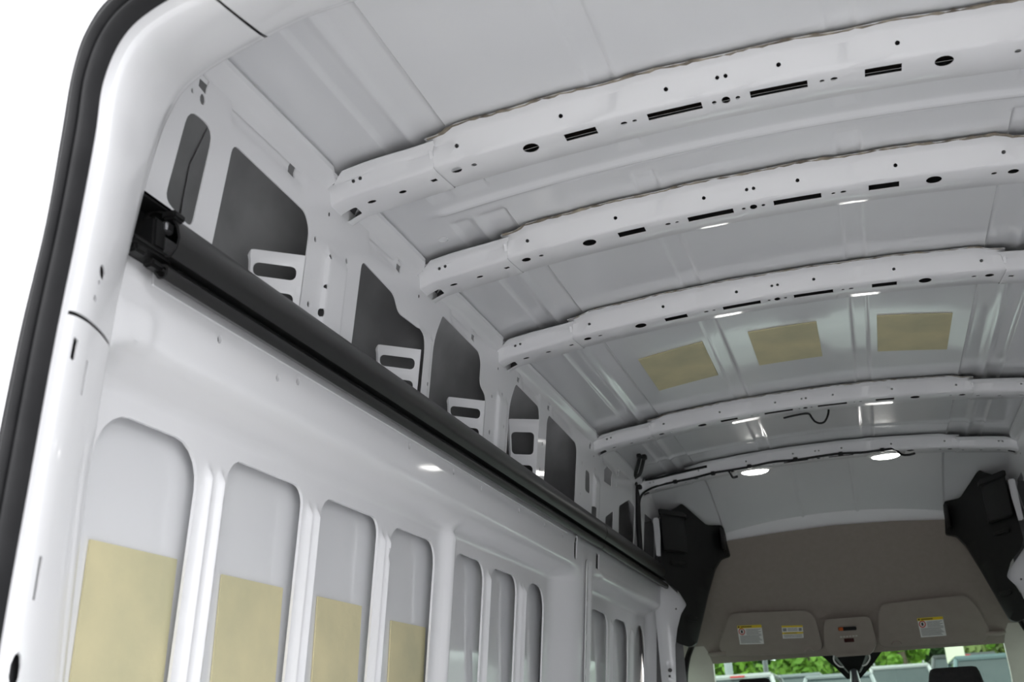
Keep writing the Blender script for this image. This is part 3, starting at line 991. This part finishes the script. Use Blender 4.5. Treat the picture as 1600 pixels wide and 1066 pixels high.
for dx, dz in ((0, 0), (.018, -.008)):
    adopt(tube('pigtail', [(-.848, 4.99, 2.600), (-.838+dx*.3, 4.93, 2.628), (-.800+dx, 4.82, 2.630+dz), (-.755+dx, 4.66, 2.632+dz), (-.730+dx, 4.575, 2.640+dz)], .0085, BLACK, None, 8, 4), hr)
for c in ((-.730, 4.565, 2.640), (-.708, 4.565, 2.634), (-.848, 4.985, 2.628), (-.835, 4.96, 2.612), (-.82, 4.99, 2.60)):
    adopt(box('connector', c, (.020, .030, .020), BLACK, None, bev=.003), hr)
lp = tube('wire_loop', [(-.09, 4.262, 2.645), (-.04, 4.262, 2.650), (.005, 4.262, 2.650), (.016, 4.262, 2.634), (.026, 4.262, 2.616), (.042, 4.262, 2.606), (.060, 4.262, 2.608), (.074, 4.262, 2.625), (.082, 4.262, 2.645), (.084, 4.262, 2.66)], .004, BLACK, None, 8, 4)
tag(lp, 'short black wire loop hanging under the fourth roof bow', 'wire')


# ---------------------------- black trims where the cargo bay meets the cab
def trim_fn(s):
    def f(x, z, w):
        y = 5.35+1.786*(x+.8)
        return Vector((-s*x if s > 0 else x, y-w, z))
    return f


def slanted_box(s, x0, x1, z0, z1, w0, w1, name, m, parent):
    f = trim_fn(s)
    bm = bmesh.new()
    V = [bm.verts.new(f(x, z, w)) for w in (w0, w1) for x, z in ((x0, z0), (x1, z0), (x1, z1), (x0, z1))]
    for a in ((0, 1, 2, 3), (7, 6, 5, 4), (0, 4, 5, 1), (1, 5, 6, 2), (2, 6, 7, 3), (3, 7, 4, 0)): bm.faces.new([V[i] for i in a])
    es = [e for e in bm.edges]
    bmesh.ops.bevel(bm, geom=es, offset=.006, segments=2, affect='EDGES')
    return adopt(bm_obj(name, bm, m), parent)


TL = [(-.787, 2.534), (-.729, 2.584), (-.712, 2.604), (-.700, 2.597), (-.618, 2.512), (-.547, 2.524), (-.545, 2.446), (-.535, 2.368), (-.577, 2.345), (-.608, 2.285), (-.648, 2.154), (-.695, 1.979), (-.715, 1.908), (-.740, 1.896), (-.787, 1.915),
      (-.777, 1.977), (-.757, 2.05), (-.731, 2.098), (-.758, 2.160), (-.802, 2.204), (-.815, 2.24), (-.810, 2.34), (-.800, 2.50)]
for s in (-1, 1):
    side = 'left' if s < 0 else 'right'
    r = empty('corner_trim', (s*.72, 5.45, 2.2))
    tag(r, 'black moulded plastic corner trim on the %s side of the cab headliner' % side, 'trim', 'pair of black corner trims')
    adopt(sheet('trim_panel', rpoly(TL, .012, 3), [], trim_fn(s), BLACK, None, step=(.04, .05), t=.05), r)
    slanted_box(s, -.792, -.705, 2.345, 2.530, 0, .055, 'raised_box', BLACK, r)
    slanted_box(s, -.795, -.695, 2.520, 2.552, 0, .075, 'top_bar', BLACK, r)
    slanted_box(s, -.775, -.715, 2.285, 2.310, 0, .020, 'grip_slot', BLACK, r)
    slanted_box(s, -.560, -.546, 2.385, 2.50, 0, .06, 'corner_lip', BLACK, r)
    slanted_box(s, -.738, -.690, 2.02, 2.045, 0, .008, 'rib', BLACK, r)
    # white body bracket seen beside the trim
    adopt(box('light_bracket', (s*.820, 5.345, 2.42), (.030, .012, .19), WHITE, None, bev=.005), wall_l if s < 0 else wall_r)

# ---------------------------- headliner over the cab
def hl(x, z, w):
    y = 5.86+(2.46-z)*.772
    return Vector((x, y-w, z))


HO = [(-.64, 2.444), (-.585, 2.448), (-.3, 2.464), (0, 2.473), (.3, 2.464), (.585, 2.444), (.64, 2.440), (.75, 2.30), (.80, 2.089), (.85, 1.955), (.86, 1.86), (-.86, 1.86), (-.86, 1.95), (-.83, 2.034), (-.76, 2.28)]
hd = sheet('headliner', rpoly(HO, .02, 3), [], lambda x, z, w: hl(x, z, w-.03*max(0, (abs(x)-.52)/.3)**2*0+0.010*math.sin(PI*min(1, max(0, (z-1.88)/.58)))), BEIGE, None, step=(.05, .04), t=.02, sharp=50)
tag(hd, 'beige felt headliner bulkhead above the windscreen', 'headliner')


def hl_box(name, poly, w0, w1, m, parent=None, r=.012):
    return sheet(name, rpoly(poly, r, 3), [], lambda x, z, w: hl(x, z, w1+w), m, parent, step=(.08, .08), t=w1-w0, sharp=40)


def sticker(parent, q, kind):
    # q: four corners (x,z): tl, tr, br, bl in the sloping plane of the visor
    def at(u, v):
        a = Vector(q[0]).lerp(Vector(q[1]), u)
        b = Vector(q[3]).lerp(Vector(q[2]), u)
        p = a.lerp(b, v)
        return (p.x, p.y)

    def patch(u0, u1, v0, v1, m, w, name):
        o = sheet(name, [at(u0, v0), at(u1, v0), at(u1, v1), at(u0, v1)], [], lambda x, z, ww: hl(x, z, w+ww), m, None, step=(.1, .1), t=.0004, sharp=0)
        return o
    lab = patch(0, 1, 0, 1, PAPER, .0405, 'warning_label')
    adopt(lab, parent)
    lab['label'] = 'white and yellow warning label'

    def sub(*a):
        o = patch(*a)
        o.parent = lab
        return o
    if kind == 'big':
        sub(0, 1, 0, .15, YELLOW, .0410, 'yellow_band')
        sub(.03, .09, .03, .12, BLACKINK, .0415, 'warning_triangle')
        sub(.14, .60, .05, .10, BLACKINK, .0415, 'heading_text')
        c = at(.16, .32)
        sub2 = sheet('prohibition_ring', circ(c[0], c[1], .017, n=20), [circ(c[0], c[1], .012, n=20)], lambda x, z, ww: hl(x, z, .0412+ww), RED, None, step=(.1, .1), t=.0004, sharp=0)
        sub2.parent = lab
        sub(.12, .20, .24, .40, BLACKINK, .0411, 'pictogram')
        for i in range(5): sub(.34, .95-.1*(i % 2), .21+.065*i, .24+.065*i, INK, .0411, 'text_line')
        for i in range(7): sub(.05, .95-.12*((i*3) % 4)/3, .54+.06*i, .57+.06*i, INK, .0411, 'text_line')
    else:
        sub(0, 1, 0, .14, YELLOW, .0410, 'yellow_band')
        sub(0, 1, .52, .66, YELLOW, .0410, 'yellow_band')
        sub(.04, .22, .2, .44, INK, .0411, 'pictogram')
        sub(.80, .95, .2, .44, INK, .0411, 'pictogram')
        for i in range(3): sub(.28, .75, .2+.09*i, .24+.09*i, INK, .0411, 'text_line')
        for i in range(3): sub(.05, .95, .71+.09*i, .75+.09*i, INK, .0411, 'text_line')
        sub(.1, .7, .57, .61, BLACKINK, .0415, 'text_line')


VL = [(-.60, 2.100), (-.196, 2.084), (-.161, 2.041), (-.150, 1.895), (-.202, 1.878), (-.67, 1.889), (-.70, 1.935)]
VRR = [(.186, 2.084), (.597, 2.095), (.639, 2.037), (.690, 1.916), (.658, 1.874), (.163, 1.878), (.138, 1.901), (.160, 2.05)]
for side, poly in (('left', VL), ('right', VRR)):
    r = empty('sun_visor', ((-.42 if side == 'left' else .42), 6.25, 1.9))
    tag(r, 'beige folded sun visor with warning labels on the %s of the headliner' % side if side == 'left' else 'beige folded sun visor with one large warning label on the right of the headliner', 'sun visor', 'pair of sun visors')
    adopt(hl_box('visor_board', poly, .014, .040, BEIGE2, None, .035), r)
    sx = -1 if side == 'left' else 1
    p = hl(sx*.695, 1.912, .03)
    adopt(tube('pivot', [p+Vector((-sx*.03, 0, 0)), p+Vector((sx*.035, 0, -.006)), p+Vector((sx*.06, .02, .0))], .013, BEIGE2, None, 10, 2), r)
    p = hl(sx*.225, 1.892, .045)
    adopt(tube('clip', [p+Vector((-.022, 0, -.006)), p+Vector((-.012, -.005, .006)), p+Vector((.012, -.005, .006)), p+Vector((.022, 0, -.006))], .006, BEIGE2, None, 8, 2), r)
    if side == 'left':
        sticker(r, [(-.576, 2.037), (-.447, 2.033), (-.452, 1.938), (-.580, 1.944)], 'big')
        sticker(r, [(-.343, 2.020), (-.234, 2.014), (-.240, 1.953), (-.348, 1.957)], 'small')
    else:
        sticker(r, [(.345, 2.004), (.470, 2.004), (.476, 1.912), (.351, 1.912)], 'big')

# overhead console between the visors
con = empty('overhead_console', (0, 6.3, 1.9))
tag(con, 'beige overhead console with lamp switches between the visors', 'console')
adopt(hl_box('console_body', [(-.120, 2.03), (.115, 2.03), (.128, 1.90), (.095, 1.85), (-.105, 1.85), (-.140, 1.90)], .0, .075, BEIGE2, None, .03), con)
adopt(hl_box('map_lamp', [(-.055, 1.988), (.038, 1.986), (.038, 1.968), (-.055, 1.970)], .07, .082, BLACK, None, .006), con)
adopt(hl_box('hazard_lens', [(-.052, 1.986), (-.030, 1.986), (-.030, 1.970), (-.052, 1.970)], .078, .084, ORANGE, None, .003), con)
adopt(hl_box('switch_panel', [(-.060, 1.948), (.042, 1.946), (.042, 1.895), (-.060, 1.897)], .07, .079, BEIGE2, None, .008), con)
adopt(hl_box('display', [(-.034, 1.932), (.016, 1.931), (.016, 1.912), (-.034, 1.913)], .076, .083, DARKRED, None, .004), con)
adopt(hl_box('console_lip', [(-.10, 1.862), (.095, 1.862), (.085, 1.845), (-.09, 1.845)], .06, .085, BEIGE2, None, .008), con)
for k_ in range(6):
    adopt(hl_box('button', [(-.052+.0155*k_, 1.944), (-.041+.0155*k_, 1.944), (-.041+.0155*k_, 1.937), (-.052+.0155*k_, 1.937)], .076, .081, CREAM, None, .002), con)


# ---------------------------- windscreen, pillars, mirror
def ws(x, z, w):
    return Vector((x, 6.34+(1.90-z)*0.85+0.10*(1-(x/.8)**2)*0+w*.8, z-w*.6))


win = sheet('window_1', rpoly([(-.80, 1.93), (.80, 1.93), (.88, 1.15), (-.88, 1.15)], .03), [], ws, GLASS, None, step=(.2, .2), t=.005, sharp=40)
tag(win, 'clear windscreen below the headliner', 'windscreen', kind='structure')
fr = sheet('frit_band', [(-.21, 1.905), (.19, 1.905), (.09, 1.80), (.015, 1.735), (-.055, 1.735), (-.11, 1.80)], [], lambda x, z, w: ws(x, z, -.006+w), BLACK, win, step=(.1, .1), t=.001)
for sx in (-1, 1):
    pil = sheet('trim_%d' % (2 if sx < 0 else 3), [(-.935, 1.97), (-.79, 1.97), (-.765, 1.92), (-.752, 1.86), (-.768, 1.72), (-.80, 1.20), (-.95, 1.20), (-.945, 1.75)], [], lambda x, z, w: Vector((-sx*x, 6.29+(1.9-z)*.8-w, z)), CREAM, None, step=(.04, .06), t=.05, sharp=50)
    tag(pil, 'pale plastic windscreen pillar cover on the %s' % ('left' if sx < 0 else 'right'), 'pillar trim', kind='structure')
    ds = tube('door_weatherstrip', [(sx*.885, 5.90, 1.15), (sx*.872, 5.92, 1.55), (sx*.858, 5.98, 1.78), (sx*.846, 6.03, 1.87), (sx*.835, 6.10, 1.925), (sx*.84, 6.2, 1.95)], .016, RUBBER, None, 8, 5)
    tag(ds, 'black rubber seal around the %s cab door opening' % ('left' if sx < 0 else 'right'), 'seal', 'cab door seals')
    ps = sheet('side_post_cover', [(-.885, 1.0), (-.885, 1.92), (-.80, 1.93), (-.79, 1.90), (-.80, 1.84), (-.815, 1.0)], [], lambda x, z, w: Vector((-sx*x, 5.62-w, z)), CREAM, None, step=(.05, .1), t=.02)
    tag(ps, 'pale plastic cover of the post beside the %s cab seat' % ('left' if sx < 0 else 'right'), 'trim panel')

for sx in (-1, 1):
    cs = sheet('door_%d' % (1 if sx < 0 else 2), [(5.58, .5), (7.35, .5), (7.35, 1.15), (6.42, 1.96), (5.93, 2.62), (5.55, 2.68)], [rpoly([(6.00, 1.30), (7.0, 1.30), (6.42, 1.84), (6.02, 1.86)], .06)],
               lambda y, z, w: Vector((sx*(.955-w), y, z)), CREAM, None, step=(.2, .2), t=.03)
    tag(cs, 'cab door and body side on the %s with its window' % ('left' if sx < 0 else 'right'), 'door', kind='structure')
    sheet('door_glass', rpoly([(5.98, 1.28), (7.02, 1.28), (6.43, 1.86), (6.0, 1.88)], .06), [], lambda y, z, w: Vector((sx*(.968-w), y, z)), GLASS, cs, step=(.3, .3), t=.005)
cr = sheet('cab_roof', [(-.97, 2.53), (.97, 2.53), (.97, 1.94), (-.97, 1.94)], [], lambda x, z, w: Vector((x, 5.90+(2.50-z)*.80+w, z+.03)), SKIN, ceil, step=(.3, .3), t=.004)
for sx in (-1, 1):
    grid('roof_side', 5, 6, lambda i, j: (sx*(.79+.05*i), 5.575+.07*j, zr(.79+.05*i, 5.575+.07*j)+.012), SKIN, ceil, 40)
hood = sheet('bonnet', rpoly([(-.80, 7.25), (.80, 7.25), (.72, 8.05), (.45, 8.25), (-.45, 8.25), (-.72, 8.05)], .06), [], lambda x, y, w: Vector((x, y, 1.22-.14*(y-7.25)**1.3-.08*(x/.8)**2+w)), WHITE, None, step=(.1, .1), t=.02)
tag(hood, 'white bonnet of the van ahead of the windscreen', 'bonnet')
box('front_bulkhead', (0, 7.32, .85), (1.9, .04, .75), BLACK, bpy.data.objects['ground'], bev=.01)

mr = empty('mirror_mount', (-.01, 6.42, 1.8))
tag(mr, 'black mirror stalk and sensor housing on the windscreen behind the console', 'mirror mount')
bm = bmesh.new()
V = []
for (hw, y, z, dp) in ((.105, 6.335, 1.868, .06), (.085, 6.36, 1.835, .07), (.055, 6.39, 1.795, .065), (.032, 6.415, 1.765, .05)):
    V.append([bm.verts.new((-.012+a*hw, y-dp+b*dp, z)) for a, b in ((-1, 1), (-.8, .15), (-.4, 0), (.4, 0), (.8, .15), (1, 1))])
for a, b in zip(V, V[1:]):
    for i in range(5): bm.faces.new((a[i], a[i+1], b[i+1], b[i]))
bm.faces.new(V[-1]); bm.faces.new(V[0])
adopt(bm_obj('sensor_housing', bm, BLACK, None), mr)
adopt(tube('stalk', [(-.012, 6.37, 1.80), (-.012, 6.345, 1.755), (-.012, 6.33, 1.71), (-.012, 6.32, 1.66)], [.020, .022, .026, .024], CARCOL[3], None, 12, 3), mr)
bm = bmesh.new()
box_bm(bm, (-.012, 6.31, 1.62), (.25, .035, .085), None, .015)
adopt(bm_obj('mirror_head', bm, BLACK, None), mr)
for sx in (-1, 1):
    adopt(tube('wire', [(-.012+sx*.085, 6.29, 1.865), (-.012+sx*.092, 6.285, 1.83), (-.012+sx*.07, 6.29, 1.80), (-.012+sx*.05, 6.31, 1.795)], .004, PAPER, None, 6, 4), mr)

# ---------------------------- seats whose headrests show above the lower frame edge
def headrest_seat(x0, side, top, hw):
    r = empty('cab_seat', (x0, 5.95, 0.9))
    tag(r, 'black cab seat with headrest on the %s, in front of the windscreen' % side, 'seat', 'cab seats')
    bm = bmesh.new()
    L = []
    for (z, k, d) in ((top-.20, .86, .09), (top-.19, .96, .11), (top-.10, 1.06, .12), (top-.03, .94, .11), (top-.006, .86, .085), (top, .72, .05)):
        ring_ = []
        for i in range(24):
            a = 2*PI*i/24
            ca, sa = math.cos(a), math.sin(a)
            ring_.append(bm.verts.new((x0+hw*k*abs(ca)**.5*(1 if ca >= 0 else -1), 5.95+d/2*abs(sa)**.6*(1 if sa >= 0 else -1), z)))
        L.append(ring_)
    for a, b in zip(L, L[1:]):
        for i in range(24): bm.faces.new((a[i], a[(i+1) % 24], b[(i+1) % 24], b[i]))
    bm.faces.new(L[0][::-1]); bm.faces.new(L[-1])
    adopt(bm_obj('headrest', bm, FABRIC, None, 60), r)
    for q in (-.06, .06):
        adopt(tube('headrest_post', [(x0+q, 5.95, top-.30), (x0+q, 5.95, top-.18)], .006, STEEL, None, 8), r)
    adopt(box('backrest', (x0, 5.97, top-.58), (.48, .14, .62), FABRIC, None, bev=.05), r)
    adopt(box('seat_cushion', (x0, 6.20, top-.92), (.50, .52, .16), FABRIC, None, bev=.05), r)
    adopt(box('seat_base', (x0, 6.20, (top-1.0+.7)/2), (.40, .44, top-1.0-.7), BLACK, None, bev=.02), r)


headrest_seat(-.50, 'left', 1.750, .088)
headrest_seat(.462, 'right', 1.742, .125)
cf = box('cab_floor', (0, 6.6, .66), (1.9, 1.9, .08), GREYF, None)
tag(cf, 'grey cab floor in front of the seats', 'floor', kind='structure')
dash = box('dashboard', (0, 7.05, 1.05), (1.8, .5, .5), BLACK, None, bev=.08)
tag(dash, 'black dashboard below the windscreen', 'dashboard')

# ---------------------------- the lot outside
def gz(y): return max(0, (y-4))*.045


def car(x, y, hgt, wid, ln, paint, label, kind, rack=False, rot=0.0, brake=False):
    r = empty('parked_car', (x, y, gz(y)))
    r.rotation_euler = (0, 0, rot)
    tag(r, label, 'car', 'cars parked beyond the windscreen')
    hw = wid/2
    # side profile (along the car, height): lower body and cabin lofted across
    belt = hgt*.60
    bm = bmesh.new()
    low = [(-ln/2, .35), (-ln/2+.03, belt*.75), (-ln/2+.12, belt), (ln/2-1.0, belt), (ln/2-.08, belt*.78), (ln/2, .38)]
    V = []
    for k, (xx, ins) in enumerate(((-hw, .06), (-hw+.05, 0), (hw-.05, 0), (hw, .06))):
        V.append([bm.verts.new((xx, p[0]+(ins if p[0] < 0 else -ins), p[1]-(ins if p[1] > .5 else -ins))) for p in low])
    for a, b in zip(V, V[1:]):
        for i in range(len(low)): bm.faces.new((a[i], a[(i+1) % len(low)], b[(i+1) % len(low)], b[i]))
    bm.faces.new(V[0]); bm.faces.new(V[-1])
    bm_obj('body', bm, paint, r, 30)
    y0, y1 = (-ln/2+.15, ln/2-1.1) if kind == 'suv' else (-ln/2+.55, ln/2-1.15)
    r0, r1 = (y0+.35, y1-.75) if kind == 'suv' else (y0+.7, y1-.8)
    bm = bmesh.new()
    B_ = [bm.verts.new(p) for p in ((-hw+.07, y0, belt-.02), (hw-.07, y0, belt-.02), (hw-.07, y1, belt-.02), (-hw+.07, y1, belt-.02))]
    T_ = [bm.verts.new(p) for p in ((-hw+.24, r0, hgt-.06), (hw-.24, r0, hgt-.06), (hw-.24, r1, hgt-.06), (-hw+.24, r1, hgt-.06))]
    for i in range(4): bm.faces.new((B_[i], B_[(i+1) % 4], T_[(i+1) % 4], T_[i]))
    bm.faces.new(T_)
    bm_obj('side_glass', bm, CARGLASS, r, 30)
    bm = bmesh.new()
    box_bm(bm, (0, (r0+r1)/2, hgt-.045), (wid-.40, r1-r0+.12, .09), None, .035)
    bm_obj('roof', bm, paint, r, 40)
    for sx in (-1, 1):
        for (a, b) in ((B_ and (y0, r0)), ((y1, r1))):
            tube('roof_pillar', [(sx*(hw-.08), a, belt-.02), (sx*(hw-.24), b, hgt-.06)], .045, paint, r, 6)
        for yy in (-ln/2+.85, ln/2-.9):
            bm = bmesh.new()
            bmesh.ops.create_cone(bm, cap_ends=True, segments=20, radius1=.34, radius2=.34, depth=.22, matrix=Matrix.Translation((sx*(hw-.10), yy, .34)) @ Matrix.Rotation(PI/2, 4, 'Y'))
            bm_obj('wheel', bm, TYRE, r, 30)
        box('tail_lamp', (sx*(hw-.14), -ln/2+.06, belt*.86), (.16, .08, .22), TAIL, r, bev=.02)
    if brake: box('brake_lamp', (0, r0-.06, hgt-.05), (.30, .05, .035), TAIL, r, bev=.01)
    if rack:
        for sx in (-1, 1): tube('roof_rail', [(sx*(hw-.32), r0+.1, hgt), (sx*(hw-.32), r0+.2, hgt+.06), (sx*(hw-.32), r1-.2, hgt+.06), (sx*(hw-.32), r1-.1, hgt)], .02, CARCOL[3], r, 6)


car(-2.60, 25.0, 1.64, 1.80, 4.5, CARCOL[0], 'white hatch with a red brake lamp parked at the far left beyond the windscreen', 'suv', brake=True)
car(-1.97, 31.0, 1.60, 1.80, 4.6, CARCOL[1], 'silver saloon second from the left beyond the windscreen', 'saloon')
car(-.68, 25.0, 1.56, 1.75, 4.4, CARCOL[1], 'silver saloon just left of the mirror stalk beyond the windscreen', 'saloon')
car(.62, 31.2, 1.62, 1.80, 4.5, CARCOL[0], 'white car with roof rails right of the mirror stalk beyond the windscreen', 'suv', True)
car(2.35, 26.0, 1.70, 1.95, 4.6, CARCOL[2], 'grey green wagon at the far right beyond the windscreen', 'suv')
car(2.25, 33.0, 1.78, 1.95, 4.8, CARCOL[3], 'dark car behind the grey green wagon beyond the windscreen', 'suv', brake=True)


def tree(x, y, h, w_, leaf, label, seed, grp):
    rnd = random.Random(seed)
    g = gz(y)
    r = empty('lot_tree', (x, y, g))
    tag(r, label, 'tree', grp)
    bm = bmesh.new()
    tube_bm(bm, [(0, 0, 0), (.1, 0, h*.25), (.05, .1, h*.5), (0, 0, h*.8)], [.22, .17, .12, .05], 8)
    bm_obj('trunk', bm, BARK, r)
    vs, fs = [], []
    cl = [(rnd.uniform(-1, 1)*w_*.75, rnd.uniform(-1, 1)*w_*.5, h*rnd.uniform(.10, .95), rnd.uniform(.5, .95)*w_*.42) for _ in range(38)]
    for cx, cy, cz, cr in cl:
        for _ in range(150):
            d = Vector((rnd.gauss(0, 1), rnd.gauss(0, 1), rnd.gauss(0, 1))).normalized()*cr*rnd.uniform(.5, 1.05)
            p = Vector((cx, cy, cz))+d
            a = Vector((rnd.gauss(0, 1), rnd.gauss(0, 1), rnd.gauss(0, 1))).normalized()
            b = a.cross(d.normalized()).normalized() if a.cross(d).length > .001 else Vector((1, 0, 0))
            c = b.cross(a)
            s = rnd.uniform(.14, .26)
            k = len(vs)
            vs += [tuple(p+b*s), tuple(p+a*s*.6), tuple(p-b*s), tuple(p-a*s*.6+c*s*.2)]
            fs.append((k, k+1, k+2, k+3))
    me = bpy.data.meshes.new('crown')
    me.from_pydata(vs, [], fs)
    o = link('crown', me, leaf, r, 0)
    o['kind'] = 'stuff'


TR = [(-5.6, 42, 5.5, 2.2, 0, 'bright green tree at the far left behind the cars'), (-2.5, 48, 6.0, 1.9, 0, 'bright green tree left of the mirror stalk behind the cars'),
      (-.7, 43, 5.2, .8, 2, 'olive brown slim tree behind the mirror stalk'), (.9, 42.5, 5.6, 1.0, 0, 'bright green tree just right of the mirror stalk'), (2.3, 48, 7.0, 1.1, 1, 'dark green tree left of the sign board'),
      (4.4, 43, 5.6, 1.7, 2, 'olive green tree behind the sign board'), (7.6, 47, 6.0, 2.0, 0, 'bright green tree at the far right behind the cars')]
TR += [(x_, 60, 6.5, 2.0, k_, 'green tree in the far row behind the parked cars, '+n_) for x_, k_, n_ in ((-8.5, 0, 'leftmost of five'), (-4.6, 1, 'second from the left'), (-.7, 0, 'middle of five'), (3.2, 2, 'second from the right'), (7.1, 0, 'rightmost of five'))]
for i, t_ in enumerate(TR):
    tree(t_[0], t_[1], t_[2], t_[3], LEAF[t_[4]], t_[5], 40+i, 'far row of trees' if i > 6 else 'trees behind the parked cars')
sg = empty('lot_sign', (1.92, 29, gz(29)))
tag(sg, 'pale blank sign board on a post above the cars on the right', 'sign')
tube('post', [(0, 0, 0), (0, 0, 1.75)], .05, POLE, sg, 10)
box('board', (0, -.03, 1.95), (.42, .04, .62), SIGN, sg, bev=.01)
for n_, x0, y0, rr, hh, lb in (('lamp_post', -3.1, 26, .09, 5.5, 'pale lamp post at the left edge of the windscreen view'), ('lamp_post', -2.55, 29, .06, 5.0, 'dark slim lamp post in front of the green trees')):
    p_ = empty(n_, (x0, y0, gz(y0)))
    tag(p_, lb, 'post')
    tube('pole', [(0, 0, 0), (0, 0, hh)], rr, POLE if rr > .07 else CARCOL[3], p_, 10)
    box('lamp_head', (0, -.3, hh), (.2, .6, .1), POLE, p_, bev=.02)
